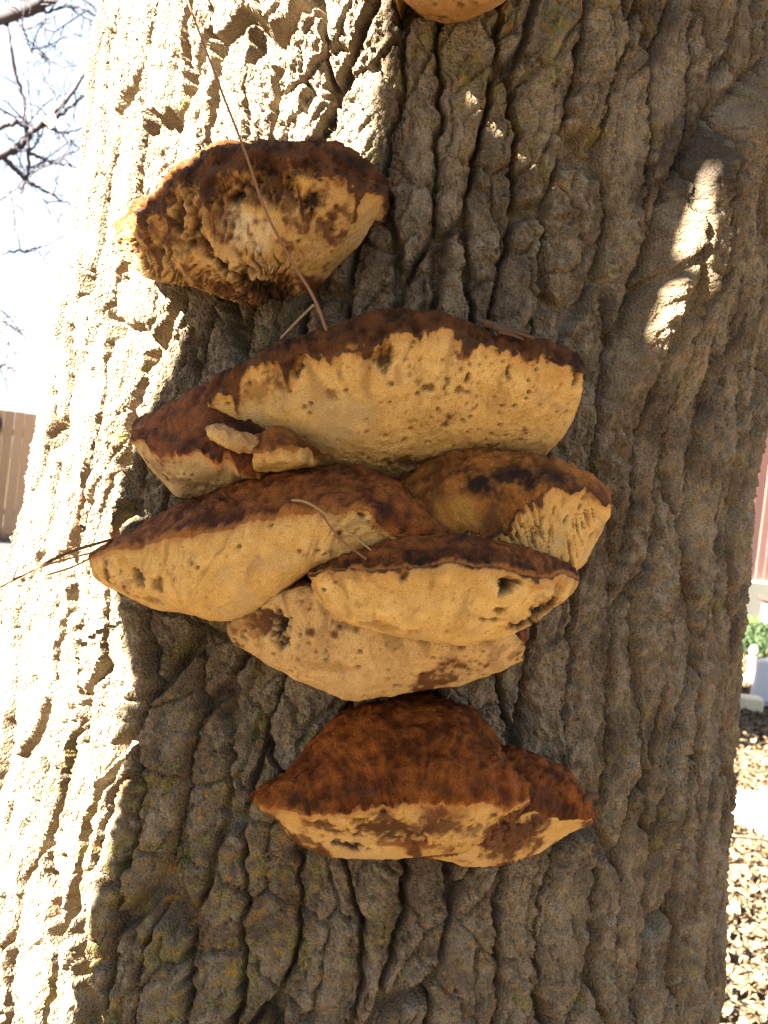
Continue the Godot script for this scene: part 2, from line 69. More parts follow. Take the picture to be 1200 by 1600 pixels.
	], "stains_and_shade": [[Vector3(-19.8,117.2,9.6), 7.4, 7.4, "k", 0.80], [Vector3(-18.0,116.9,9.8), 4.6, 10.0, "d", 0.70], [Vector3(-22.2,118.1,9.3), 9.4, 3.8, "o", 0.60], [Vector3(-24.5,118.4,8.6), 9.6, 4.8, "o", 0.50], [Vector3(-1.9,123.5,12.9), 4.1, 4.1, "k", 0.90], [Vector3(-0.7,123.6,12.4), 6.6, 9.1, "k", 0.70], [Vector3(-19.2,115.5,8.4), 9.3, 2.8, "d", 0.50], [Vector3(-8.6,117.1,9.9), 8.7, 8.7, "o", 0.40]]},
	"F4": {"margin": 3, "rows": [
		[Vector3(0.9,126.3,-1.5), Vector3(2.5,127.1,-1.5), Vector3(4.2,127.8,-1.5), Vector3(6.1,128.3,-1.5), Vector3(8.1,128.8,-1.5), Vector3(10.1,129.2,-1.5), Vector3(12.2,129.2,-1.5), Vector3(14.4,129.1,-1.5), Vector3(16.7,129.1,-1.5), Vector3(18.9,128.9,-1.5), Vector3(21.1,128.4,-1.5), Vector3(23.4,127.9,-1.5), Vector3(25.8,127.4,-1.5)],
		[Vector3(0.3,126.0,5.0), Vector3(1.7,126.9,5.3), Vector3(3.0,127.8,5.6), Vector3(4.6,128.4,5.9), Vector3(6.2,128.8,6.2), Vector3(7.8,129.1,6.6), Vector3(9.5,129.1,6.9), Vector3(11.1,129.0,7.2), Vector3(12.8,128.9,7.5), Vector3(14.6,128.6,7.5), Vector3(16.4,128.2,7.4), Vector3(18.4,127.7,7.1), Vector3(20.6,127.0,6.5)],
		[Vector3(1.0,124.6,8.0), Vector3(2.4,125.1,8.2), Vector3(3.7,125.6,8.4), Vector3(5.1,126.0,8.6), Vector3(6.4,126.5,8.9), Vector3(7.8,126.9,9.0), Vector3(9.2,127.2,9.2), Vector3(10.7,127.5,9.2), Vector3(12.2,127.7,9.2), Vector3(13.9,127.7,9.0), Vector3(15.7,127.5,8.7), Vector3(17.7,127.2,8.0), Vector3(19.9,126.7,7.3)],
		[Vector3(4.2,123.0,9.5), Vector3(5.4,123.0,9.8), Vector3(6.7,123.0,10.0), Vector3(8.0,123.1,10.0), Vector3(9.0,123.5,10.1), Vector3(9.7,124.4,10.2), Vector3(10.5,125.3,10.2), Vector3(11.4,126.1,10.1), Vector3(12.3,126.9,10.0), Vector3(13.9,126.9,9.6), Vector3(15.6,126.9,9.2), Vector3(17.5,126.6,8.5), Vector3(19.5,126.3,7.8)],
		[Vector3(5.9,122.3,9.5), Vector3(6.9,122.4,9.5), Vector3(8.0,122.5,9.5), Vector3(9.0,122.6,9.5), Vector3(10.0,123.0,9.4), Vector3(11.0,123.4,9.3), Vector3(12.0,123.9,9.2), Vector3(13.0,124.4,9.0), Vector3(14.1,124.9,8.9), Vector3(15.3,125.2,8.6), Vector3(16.5,125.6,8.4), Vector3(18.0,125.8,8.0), Vector3(19.7,125.9,7.5)],
		[Vector3(8.6,120.6,8.0), Vector3(9.8,120.7,7.8), Vector3(11.0,120.8,7.7), Vector3(12.2,120.9,7.5), Vector3(13.5,121.0,7.2), Vector3(14.8,121.2,6.8), Vector3(16.2,121.3,6.5), Vector3(18.0,121.4,5.7), Vector3(18.9,122.0,5.7), Vector3(19.3,122.8,5.9), Vector3(19.7,123.7,6.1), Vector3(20.1,124.5,6.3), Vector3(20.4,125.4,6.5)],
		[Vector3(12.5,119.8,-1.5), Vector3(13.9,119.9,-1.5), Vector3(15.4,120.0,-1.5), Vector3(16.8,120.1,-1.5), Vector3(18.3,120.2,-1.5), Vector3(19.9,120.3,-1.5), Vector3(21.4,120.5,-1.5), Vector3(23.0,120.7,-1.5), Vector3(24.0,121.3,-1.5), Vector3(24.9,122.1,-1.5), Vector3(25.7,123.0,-1.5), Vector3(26.6,123.8,-1.5), Vector3(27.4,124.6,-1.5)],
	], "stains_and_shade": [[Vector3(6.9,126.3,9.1), 17.6, 11.4, "k", 1.00], [Vector3(9.2,127.2,9.2), 26.5, 8.0, "k", 0.90], [Vector3(12.3,127.4,9.7), 26.6, 7.1, "k", 0.90], [Vector3(7.9,124.4,9.8), 8.7, 13.1, "d", 0.80], [Vector3(16.5,126.8,8.8), 13.7, 5.5, "d", 0.70], [Vector3(13.2,125.3,9.3), 1.3, 13.4, "d", 0.60], [Vector3(14.8,124.9,8.6), 1.4, 13.6, "d", 0.70], [Vector3(12.3,124.3,9.3), 1.3, 10.7, "d", 0.60], [Vector3(16.0,125.6,8.6), 1.4, 13.7, "d", 0.60], [Vector3(5.5,124.6,9.3), 17.4, 13.1, "y", 0.35], [Vector3(18.5,123.7,7.0), 2.8, 9.4, "d", 0.60]]},
	"F5": {"margin": 2, "rows": [
		[Vector3(-6.8,118.6,0.0), Vector3(-4.7,119.3,0.0), Vector3(-2.6,119.9,0.0), Vector3(-0.5,120.6,0.0), Vector3(1.7,121.0,0.0), Vector3(3.9,121.5,0.0), Vector3(6.2,121.9,0.0), Vector3(8.5,122.0,0.0), Vector3(10.9,121.9,0.0), Vector3(13.4,121.8,0.0), Vector3(15.9,121.6,0.0), Vector3(18.4,121.3,0.0), Vector3(21.1,121.0,0.0)],
		[Vector3(-5.5,119.5,11.0), Vector3(-3.9,120.3,11.4), Vector3(-2.3,120.9,11.8), Vector3(-0.8,121.5,12.0), Vector3(0.7,122.1,12.0), Vector3(2.3,122.4,12.0), Vector3(4.0,122.7,12.0), Vector3(5.7,122.8,12.0), Vector3(7.4,122.7,11.8), Vector3(9.3,122.5,11.5), Vector3(11.3,122.3,11.0), Vector3(13.4,122.0,10.4), Vector3(16.0,121.4,9.0)],
		[Vector3(-5.2,119.2,12.5), Vector3(-3.5,119.7,13.4), Vector3(-1.9,120.0,14.1), Vector3(-0.4,120.3,14.6), Vector3(1.0,120.5,14.9), Vector3(2.5,120.8,15.0), Vector3(3.9,121.1,15.0), Vector3(5.5,121.2,14.9), Vector3(7.1,121.2,14.5), Vector3(8.9,121.0,13.8), Vector3(10.8,120.7,13.0), Vector3(13.2,121.0,11.4), Vector3(16.1,120.7,9.5)],
		[Vector3(-5.0,118.7,12.3), Vector3(-3.3,118.6,13.0), Vector3(-1.8,118.6,13.6), Vector3(-0.2,118.6,14.0), Vector3(1.3,118.7,14.3), Vector3(2.8,118.8,14.5), Vector3(4.3,118.9,14.4), Vector3(5.8,119.1,14.3), Vector3(7.4,119.2,13.9), Vector3(9.2,119.3,13.3), Vector3(11.1,119.5,12.5), Vector3(13.3,119.8,11.2), Vector3(16.0,120.2,9.5)],
		[Vector3(-4.9,118.1,11.8), Vector3(-3.3,117.5,12.4), Vector3(-1.7,117.1,12.8), Vector3(-0.1,117.0,13.1), Vector3(1.5,116.9,13.3), Vector3(3.1,116.9,13.2), Vector3(4.7,116.9,13.1), Vector3(6.4,117.0,12.9), Vector3(8.1,117.4,12.4), Vector3(9.9,117.7,12.0), Vector3(11.9,118.3,11.0), Vector3(13.9,118.9,10.1), Vector3(15.9,119.8,9.3)],
		[Vector3(-4.6,117.5,10.5), Vector3(-3.1,116.7,11.1), Vector3(-1.4,116.3,11.3), Vector3(0.2,116.0,11.3), Vector3(1.9,115.8,11.3), Vector3(3.7,115.7,11.2), Vector3(5.4,115.6,11.1), Vector3(7.2,115.7,10.8), Vector3(9.0,116.1,10.5), Vector3(10.9,116.7,9.9), Vector3(12.7,117.4,9.4), Vector3(14.5,118.4,8.9), Vector3(16.1,119.5,8.5)],
		[Vector3(-3.6,116.8,4.0), Vector3(-1.9,116.6,4.0), Vector3(-0.1,116.4,4.0), Vector3(1.7,116.3,4.0), Vector3(3.4,116.4,4.0), Vector3(5.2,116.4,4.0), Vector3(7.0,116.4,4.0), Vector3(8.8,116.6,4.0), Vector3(10.6,116.9,4.0), Vector3(12.4,117.2,4.0), Vector3(14.2,117.7,4.0), Vector3(15.9,118.4,4.0), Vector3(17.6,119.0,4.0)],
	], "stains_and_shade": [[Vector3(13.3,118.8,10.5), 19.4, 6.6, "d", 1.00], [Vector3(11.9,117.5,10.4), 20.2, 3.9, "k", 1.00], [Vector3(8.7,120.2,13.9), 9.9, 5.8, "k", 0.90], [Vector3(13.8,120.5,11.1), 13.1, 4.4, "o", 0.60], [Vector3(0.3,116.5,12.8), 24.7, 3.3, "d", 0.35], [Vector3(-3.7,117.8,12.5), 5.0, 8.3, "o", 0.50], [Vector3(8.7,120.3,14.0), 7.4, 4.9, "k", 1.00], [Vector3(8.3,119.6,13.8), 3.3, 5.8, "k", 0.80], [Vector3(12.7,118.1,10.3), 13.2, 9.7, "k", 1.00], [Vector3(11.2,117.2,10.7), 17.4, 3.5, "d", 1.00], [Vector3(8.4,118.4,13.1), 6.7, 2.1, "d", 0.80], [Vector3(8.1,117.7,12.7), 10.0, 1.7, "d", 0.80], [Vector3(13.6,119.8,11.1), 7.0, 7.9, "d", 0.50], [Vector3(5.1,122.7,13.2), 12.3, 3.3, "k", 0.90], [Vector3(1.4,120.3,15.0), 4.0, 6.4, "k", 0.90], [Vector3(-1.3,118.0,13.5), 4.1, 3.3, "d", 0.30], [Vector3(11.3,120.2,12.8), 12.7, 2.5, "o", 0.80]]},
	"F6": {"margin": 1, "rows": [
		[Vector3(-16.5,114.1,-1.5), Vector3(-13.2,115.6,0.0), Vector3(-10.3,117.1,1.5), Vector3(-7.5,117.6,2.3), Vector3(-4.8,117.7,2.7), Vector3(-2.2,117.8,3.0), Vector3(0.4,117.8,3.0), Vector3(3.0,117.7,3.0), Vector3(5.6,117.7,3.0), Vector3(8.2,117.6,2.8), Vector3(11.1,117.3,2.4), Vector3(14.1,117.1,2.0), Vector3(18.3,115.4,-1.0)],
		[Vector3(-12.7,114.8,7.0), Vector3(-10.4,116.2,8.3), Vector3(-8.3,117.3,9.3), Vector3(-6.2,118.1,9.8), Vector3(-4.1,118.2,10.1), Vector3(-2.0,118.1,10.3), Vector3(-0.0,117.9,10.5), Vector3(2.0,117.8,10.4), Vector3(4.1,117.7,10.2), Vector3(6.2,117.6,10.0), Vector3(8.4,117.2,9.4), Vector3(10.9,116.8,8.6), Vector3(13.4,115.4,7.0)],
		[Vector3(-12.5,114.1,7.0), Vector3(-9.8,114.7,8.3), Vector3(-7.5,115.1,9.2), Vector3(-5.4,115.2,9.8), Vector3(-3.4,115.2,10.2), Vector3(-1.5,115.1,10.4), Vector3(0.4,115.0,10.5), Vector3(2.2,115.0,10.4), Vector3(4.2,115.0,10.2), Vector3(6.1,115.0,9.9), Vector3(8.3,115.2,9.2), Vector3(10.6,115.4,8.4), Vector3(13.4,115.1,7.0)],
		[Vector3(-12.2,113.4,6.5), Vector3(-9.6,113.3,7.5), Vector3(-7.3,113.2,8.4), Vector3(-5.2,112.9,8.8), Vector3(-3.2,112.8,9.0), Vector3(-1.2,112.8,9.1), Vector3(0.7,112.8,9.2), Vector3(2.7,113.1,9.0), Vector3(4.7,113.3,8.8), Vector3(6.7,113.6,8.4), Vector3(8.9,113.9,7.8), Vector3(11.2,114.2,7.3), Vector3(13.6,114.7,6.5)],
		[Vector3(-12.2,112.9,5.5), Vector3(-9.8,112.4,6.0), Vector3(-7.5,111.8,6.5), Vector3(-5.4,111.2,6.8), Vector3(-3.2,110.8,6.9), Vector3(-1.1,110.5,7.0), Vector3(1.0,110.9,7.0), Vector3(3.1,111.3,7.0), Vector3(5.2,111.8,6.8), Vector3(7.4,112.2,6.6), Vector3(9.6,112.8,6.3), Vector3(11.8,113.4,6.0), Vector3(14.1,114.2,5.5)],
		[Vector3(-13.4,111.9,-1.5), Vector3(-10.8,111.5,-1.5), Vector3(-8.3,111.2,-1.5), Vector3(-5.7,110.9,-1.5), Vector3(-3.2,110.7,-1.5), Vector3(-0.6,110.6,-1.5), Vector3(1.8,110.9,-1.5), Vector3(4.3,111.2,-1.5), Vector3(6.8,111.5,-1.5), Vector3(9.4,111.9,-1.5), Vector3(11.8,112.5,-1.5), Vector3(14.3,113.1,-1.5), Vector3(16.9,113.7,-1.5)],
	], "stains_and_shade": [[Vector3(-7.5,115.0,9.2), 7.0, 15.8, "k", 1.00], [Vector3(-9.0,115.5,9.0), 12.4, 13.3, "d", 1.00], [Vector3(-10.4,114.7,8.0), 11.3, 11.7, "r", 0.70], [Vector3(-5.6,117.2,10.5), 6.9, 12.9, "r", 0.40], [Vector3(-2.4,116.0,10.6), 10.2, 3.4, "d", 0.50], [Vector3(-3.8,113.0,9.1), 26.3, 5.3, "r", 0.35], [Vector3(12.3,114.8,7.2), 7.3, 4.1, "r", 0.70], [Vector3(-3.2,117.3,10.8), 12.7, 8.5, "r", 0.30]]},
	"F7a": {"margin": 3, "rows": [
		[Vector3(-10.7,100.6,-1.5), Vector3(-8.4,102.1,-1.5), Vector3(-6.2,103.6,-1.5), Vector3(-4.7,105.4,-1.5), Vector3(-3.3,107.2,-1.5), Vector3(-1.0,108.6,-1.5), Vector3(1.9,109.2,-1.5), Vector3(5.0,109.7,-1.5), Vector3(8.1,110.0,-1.5), Vector3(11.3,109.8,-1.5), Vector3(14.2,108.7,-1.5), Vector3(16.4,107.0,-1.5), Vector3(18.1,105.1,-1.5)],
		[Vector3(-9.8,101.3,1.5), Vector3(-7.7,103.0,2.2), Vector3(-5.8,104.5,2.9), Vector3(-4.2,106.2,3.4), Vector3(-2.6,107.8,4.0), Vector3(-0.5,108.8,4.4), Vector3(1.6,109.6,4.8), Vector3(3.9,110.0,4.9), Vector3(6.3,110.1,4.9), Vector3(8.8,110.0,4.7), Vector3(11.2,108.9,4.2), Vector3(13.4,107.4,3.6), Vector3(15.6,105.8,3.0)],
		[Vector3(-8.3,102.3,5.0), Vector3(-6.1,103.5,6.4), Vector3(-4.1,104.6,7.8), Vector3(-2.2,105.3,8.5), Vector3(-0.5,106.0,9.2), Vector3(1.2,106.5,9.6), Vector3(2.9,107.0,9.9), Vector3(4.6,107.3,10.0), Vector3(6.4,107.7,10.0), Vector3(8.2,107.5,9.7), Vector3(10.3,107.2,9.3), Vector3(12.5,106.8,8.6), Vector3(15.0,105.9,7.5)],
		[Vector3(-7.7,102.1,6.0), Vector3(-5.3,102.6,7.9), Vector3(-3.3,103.1,9.3), Vector3(-1.5,103.6,10.2), Vector3(0.1,103.9,10.7), Vector3(1.7,104.5,11.0), Vector3(3.3,104.9,11.2), Vector3(4.9,105.1,11.2), Vector3(6.6,105.2,11.1), Vector3(8.4,105.2,10.9), Vector3(10.3,105.1,10.4), Vector3(12.5,104.8,9.5), Vector3(14.9,105.0,8.0)],
		[Vector3(-7.3,101.7,5.8), Vector3(-5.2,101.7,7.1), Vector3(-3.2,101.8,8.1), Vector3(-1.3,102.0,8.8), Vector3(0.5,102.2,9.2), Vector3(2.3,102.4,9.5), Vector3(4.1,102.5,9.5), Vector3(5.8,102.6,9.5), Vector3(7.7,102.8,9.3), Vector3(9.6,102.9,9.1), Vector3(11.6,103.2,8.5), Vector3(13.7,103.5,7.9), Vector3(15.7,104.2,7.0)],
		[Vector3(-6.6,101.1,4.5), Vector3(-4.9,100.1,5.0), Vector3(-3.0,99.5,5.4), Vector3(-0.9,99.4,5.8), Vector3(1.2,99.5,6.0), Vector3(3.2,99.6,6.0), Vector3(5.3,99.8,6.0), Vector3(7.3,100.0,6.0), Vector3(9.4,100.1,6.0), Vector3(11.6,100.4,5.8), Vector3(13.8,100.9,5.6), Vector3(15.6,101.8,5.3), Vector3(17.2,102.9,5.0)],
		[Vector3(-6.7,99.6,-1.5), Vector3(-4.6,99.0,-1.5), Vector3(-2.4,98.5,-1.5), Vector3(-0.2,98.6,-1.5), Vector3(2.1,98.6,-1.5), Vector3(4.3,98.6,-1.5), Vector3(6.6,98.7,-1.5), Vector3(8.9,98.8,-1.5), Vector3(11.2,98.9,-1.5), Vector3(13.6,99.1,-1.5), Vector3(15.7,99.7,-1.5), Vector3(17.8,100.4,-1.5), Vector3(20.1,101.1,-1.5)],
	], "stains_and_shade": [[Vector3(2.5,103.9,10.8), 11.4, 11.4, "d", 0.90], [Vector3(3.7,102.4,9.5), 13.4, 6.3, "k", 0.90], [Vector3(0.6,101.1,8.2), 11.9, 6.4, "k", 1.00], [Vector3(-1.4,102.8,9.8), 10.7, 4.4, "d", 0.70], [Vector3(4.7,103.2,10.1), 17.7, 8.0, "d", 0.70], [Vector3(2.5,104.6,11.1), 3.0, 7.0, "k", 0.90], [Vector3(6.7,104.4,10.8), 17.6, 7.0, "r", 0.50], [Vector3(-3.5,103.7,9.1), 35.9, 4.5, "k", 0.70], [Vector3(-1.0,102.4,9.4), 22.4, 5.4, "d", 0.90], [Vector3(2.8,102.9,10.0), 31.1, 8.9, "d", 1.00], [Vector3(7.2,103.3,9.8), 22.4, 8.1, "d", 0.90], [Vector3(5.0,101.5,8.5), 27.4, 3.7, "r", 0.90], [Vector3(-2.9,100.7,7.2), 13.9, 3.7, "d", 0.80], [Vector3(10.2,103.1,9.0), 18.3, 9.1, "d", 0.70], [Vector3(0.5,105.4,10.4), 17.5, 5.2, "d", 0.50], [Vector3(6.8,106.4,11.0), 26.2, 6.1, "d", 0.40]]},  # brown blots, plus painted shade for the folds of the underside
	"F7b": {"margin": 3, "rows": [
		[Vector3(15.9,106.0,-1.5), Vector3(16.9,106.0,-1.5), Vector3(17.9,106.0,-1.5), Vector3(18.9,105.9,-1.5), Vector3(19.9,105.8,-1.5), Vector3(20.9,105.5,-1.5), Vector3(21.9,105.2,-1.5), Vector3(22.9,105.0,-1.5), Vector3(23.9,104.7,-1.5), Vector3(24.9,104.3,-1.5), Vector3(25.8,103.9,-1.5), Vector3(26.8,103.5,-1.5), Vector3(27.8,103.0,-1.5)],
		[Vector3(12.6,107.2,4.0), Vector3(13.7,107.3,4.0), Vector3(14.8,107.4,4.0), Vector3(15.9,107.4,4.0), Vector3(16.9,107.1,4.2), Vector3(17.9,106.9,4.3), Vector3(18.9,106.6,4.5), Vector3(20.0,106.2,4.5), Vector3(21.1,105.8,4.5), Vector3(21.7,105.2,4.8), Vector3(22.3,104.6,5.0), Vector3(23.0,103.8,5.0), Vector3(23.6,103.1,5.0)],
		[Vector3(11.5,106.1,7.0), Vector3(12.4,106.1,7.0), Vector3(13.2,106.0,7.0), Vector3(14.1,105.9,7.0), Vector3(15.0,105.9,7.0), Vector3(15.9,105.7,6.9), Vector3(16.9,105.5,6.8), Vector3(17.9,105.3,6.6), Vector3(18.9,105.1,6.5), Vector3(19.9,104.6,6.2), Vector3(20.9,104.1,6.0), Vector3(22.0,103.6,5.7), Vector3(23.1,103.1,5.5)],
		[Vector3(10.7,103.7,8.0), Vector3(11.5,103.7,8.0), Vector3(12.4,103.6,8.0), Vector3(13.2,103.6,8.0), Vector3(14.0,103.7,7.9), Vector3(14.8,104.0,7.8), Vector3(15.7,104.0,7.7), Vector3(16.7,103.8,7.5), Vector3(17.8,103.6,7.2), Vector3(18.8,103.3,7.0), Vector3(20.1,103.2,6.6), Vector3(21.4,103.1,6.1), Vector3(22.8,103.0,5.7)],
		[Vector3(8.4,101.9,7.5), Vector3(9.5,101.9,7.5), Vector3(10.5,101.9,7.5), Vector3(11.5,101.9,7.5), Vector3(12.6,101.9,7.4), Vector3(13.8,102.0,7.2), Vector3(15.0,102.0,7.0), Vector3(16.2,102.1,6.8), Vector3(17.4,102.2,6.5), Vector3(18.7,102.4,6.3), Vector3(20.1,102.5,6.0), Vector3(21.5,102.6,5.7), Vector3(23.1,102.7,5.4)],
		[Vector3(7.0,100.0,5.5), Vector3(8.3,99.8,5.5), Vector3(9.6,99.6,5.5), Vector3(11.0,99.4,5.5), Vector3(12.5,99.3,5.3), Vector3(13.9,99.3,5.2), Vector3(15.5,99.4,5.0), Vector3(16.8,99.8,4.9), Vector3(18.2,100.2,4.8), Vector3(19.4,100.8,4.7), Vector3(20.7,101.4,4.6), Vector3(22.2,101.9,4.6), Vector3(23.7,102.3,4.5)],
		[Vector3(10.5,97.9,-1.5), Vector3(11.9,97.9,-1.5), Vector3(13.3,98.0,-1.5), Vector3(14.8,98.0,-1.5), Vector3(16.2,98.0,-1.5), Vector3(17.7,98.2,-1.5), Vector3(19.1,98.5,-1.5), Vector3(20.6,98.7,-1.5), Vector3(22.1,98.9,-1.5), Vector3(23.6,99.2,-1.5), Vector3(25.2,99.5,-1.5), Vector3(26.7,99.8,-1.5), Vector3(28.3,100.2,-1.5)],
	], "stains_and_shade": [[Vector3(15.4,102.8,7.3), 19.1, 5.7, "d", 0.90], [Vector3(12.6,100.4,6.7), 7.6, 4.8, "d", 0.90], [Vector3(15.4,101.4,6.6), 14.5, 6.8, "d", 0.80], [Vector3(16.8,104.8,7.3), 19.1, 9.5, "d", 0.50], [Vector3(19.5,104.1,6.6), 9.8, 5.9, "k", 0.60], [Vector3(13.4,103.2,8.0), 6.6, 3.7, "d", 0.60]]},
}

var mats := {}
var used := {}

# ---------------------------------------------------------------- helpers
func numbered(called: String) -> String:
	used[called] = used.get(called, 0) + 1
	return called if used[called] == 1 else "%s_%03d" % [called, used[called] - 1]

func thing(called: String, label: String, category: String, at := Vector3.ZERO, group := "") -> Node3D:
	var o := Node3D.new()
	o.name = numbered(called)
	add_child(o)
	o.position = at
	tag(o, label, category, group)
	return o

func tag(o: Node, label: String, category: String, group := "") -> void:
	o.set_meta("label", label)
	o.set_meta("category", category)
	if group:
		o.set_meta("group", group)

func put(called: String, mesh: Mesh, mat: Material, parent: Node = self) -> MeshInstance3D:
	var o := MeshInstance3D.new()
	o.name = numbered(called) if parent == self else called
	o.mesh = mesh
	o.material_override = mat
	parent.add_child(o, true)
	return o

func struct(called: String, mesh: Mesh, mat: Material) -> MeshInstance3D:
	var o := put(called, mesh, mat)
	o.set_meta("kind", "structure")
	return o

func noise(sd: int, freq: float, oct := 1, kind := FastNoiseLite.TYPE_SIMPLEX_SMOOTH) -> FastNoiseLite:
	var n := FastNoiseLite.new()
	n.seed = sd
	n.noise_type = kind
	n.frequency = freq
	n.fractal_type = FastNoiseLite.FRACTAL_FBM if oct > 1 else FastNoiseLite.FRACTAL_NONE
	n.fractal_octaves = oct
	return n

func cells(sd: int, ret: int, jitter := 1.0) -> FastNoiseLite:
	var n := noise(sd, 1.0, 1, FastNoiseLite.TYPE_CELLULAR)
	n.cellular_return_type = ret
	n.cellular_distance_function = FastNoiseLite.DISTANCE_EUCLIDEAN
	n.cellular_jitter = jitter
	return n

func noise_tex(n: FastNoiseLite, size: int, ramp: Gradient = null) -> NoiseTexture2D:
	var t := NoiseTexture2D.new()
	t.width = size
	t.height = size
	t.seamless = true
	t.noise = n
	t.color_ramp = ramp
	return t

func ramp(a: Array) -> Gradient:
	var g := Gradient.new()
	var o := PackedFloat32Array()
	var c := PackedColorArray()
	for k in a:
		o.append(k[0])
		c.append(k[1])
	g.offsets = o
	g.colors = c
	return g

func grey(v: float) -> Color:
	return Color(v, v, v)

func lin(r: float, g: float, b: float) -> Color:
	return Color(r, g, b).linear_to_srgb()

func plain(c: Color, rough := 0.9, spec := 0.3) -> StandardMaterial3D:
	var m := StandardMaterial3D.new()
	m.albedo_color = c
	m.roughness = rough
	m.metallic_specular = spec
	return m

func grid_mesh(P: PackedVector3Array, col: PackedColorArray, w: int, h: int, flip := false, normals := PackedVector3Array()) -> ArrayMesh:
	# P is w wide (fast axis), h high
	var N := normals
	if N.is_empty():
		N = grid_normals(P, w, h, flip)
	var I := PackedInt32Array()
	I.resize((w - 1) * (h - 1) * 6)
	var k := 0
	for j in h - 1:
		for i in w - 1:
			var a := j * w + i
			var c := a + w
			if flip:
				I[k] = a; I[k + 1] = a + 1; I[k + 2] = c
				I[k + 3] = a + 1; I[k + 4] = c + 1; I[k + 5] = c
			else:
				I[k] = a; I[k + 1] = c; I[k + 2] = a + 1
				I[k + 3] = a + 1; I[k + 4] = c; I[k + 5] = c + 1
			k += 6
	var A := []
	A.resize(Mesh.ARRAY_MAX)
	A[Mesh.ARRAY_VERTEX] = P
	A[Mesh.ARRAY_NORMAL] = N
	if col.size():
		A[Mesh.ARRAY_COLOR] = col
	A[Mesh.ARRAY_INDEX] = I
	var m := ArrayMesh.new()
	m.add_surface_from_arrays(Mesh.PRIMITIVE_TRIANGLES, A)
	return m

func grid_normals(P: PackedVector3Array, w: int, h: int, flip: bool) -> PackedVector3Array:
	var N := PackedVector3Array()
	N.resize(w * h)
	var s := -1.0 if flip else 1.0
	for j in h:
		var j0 := maxi(j - 1, 0) * w
		var j1 := mini(j + 1, h - 1) * w
		for i in w:
			var du := P[j * w + mini(i + 1, w - 1)] - P[j * w + maxi(i - 1, 0)]
			var dv := P[j1 + i] - P[j0 + i]
			N[j * w + i] = (du.cross(dv) * s).normalized()
	return N

func tube(st: SurfaceTool, pts: PackedVector3Array, radii: PackedFloat32Array, sides := 6) -> void:
	var n := pts.size()
	var rings := []
	var side := Vector3.ZERO
	for k in n:
		var d := (pts[mini(k + 1, n - 1)] - pts[maxi(k - 1, 0)]).normalized()
		if side == Vector3.ZERO:
			side = d.cross(Vector3.UP if absf(d.y) < 0.9 else Vector3.RIGHT).normalized()
		side = (side - d * side.dot(d)).normalized()
		var up := d.cross(side)
		var ring := []
		for a in sides:
			var t := TAU * a / sides
			ring.append([pts[k] + (side * cos(t) + up * sin(t)) * radii[k], side * cos(t) + up * sin(t)])
		rings.append(ring)
	for k in n - 1:
		for a in sides:
			var b := (a + 1) % sides
			for q in [rings[k][a], rings[k + 1][a], rings[k][b], rings[k][b], rings[k + 1][a], rings[k + 1][b]]:
				st.set_normal(q[1])
				st.add_vertex(q[0])
	for e in [0, n - 1]:
		for a in range(1, sides - 1):
			var tri := [rings[e][0], rings[e][a], rings[e][a + 1]]
			if e != 0:
				tri.reverse()
			for q in tri:
				st.set_normal(q[1])
				st.add_vertex(q[0])

func begin() -> SurfaceTool:
	var st := SurfaceTool.new()
	st.begin(Mesh.PRIMITIVE_TRIANGLES)
	return st

func smooth_path(ctrl: Array, n: int) -> PackedVector3Array:
	var out := PackedVector3Array()
	for k in n:
		out.append(spline(ctrl, float(k) / (n - 1)))
	return out

func spline(c: Array, t: float) -> Vector3:
	var n := c.size() - 1
	var i := mini(int(t * n), n - 1)
	var f := t * n - i
	return (c[i] as Vector3).cubic_interpolate(c[i + 1], c[maxi(i - 1, 0)], c[mini(i + 2, n)], f)

func strand(ctrl: Array, r0: float, r1: float, mat: Material, called: String, parent: Node = self, n := 24, sides := 6) -> MeshInstance3D:
	var pts := smooth_path(ctrl, n)
	var rad := PackedFloat32Array()
	for k in n:
		rad.append(lerpf(r0, r1, float(k) / (n - 1)))
	var st := begin()
	tube(st, pts, rad, sides)
	return put(called, st.commit(), mat, parent)

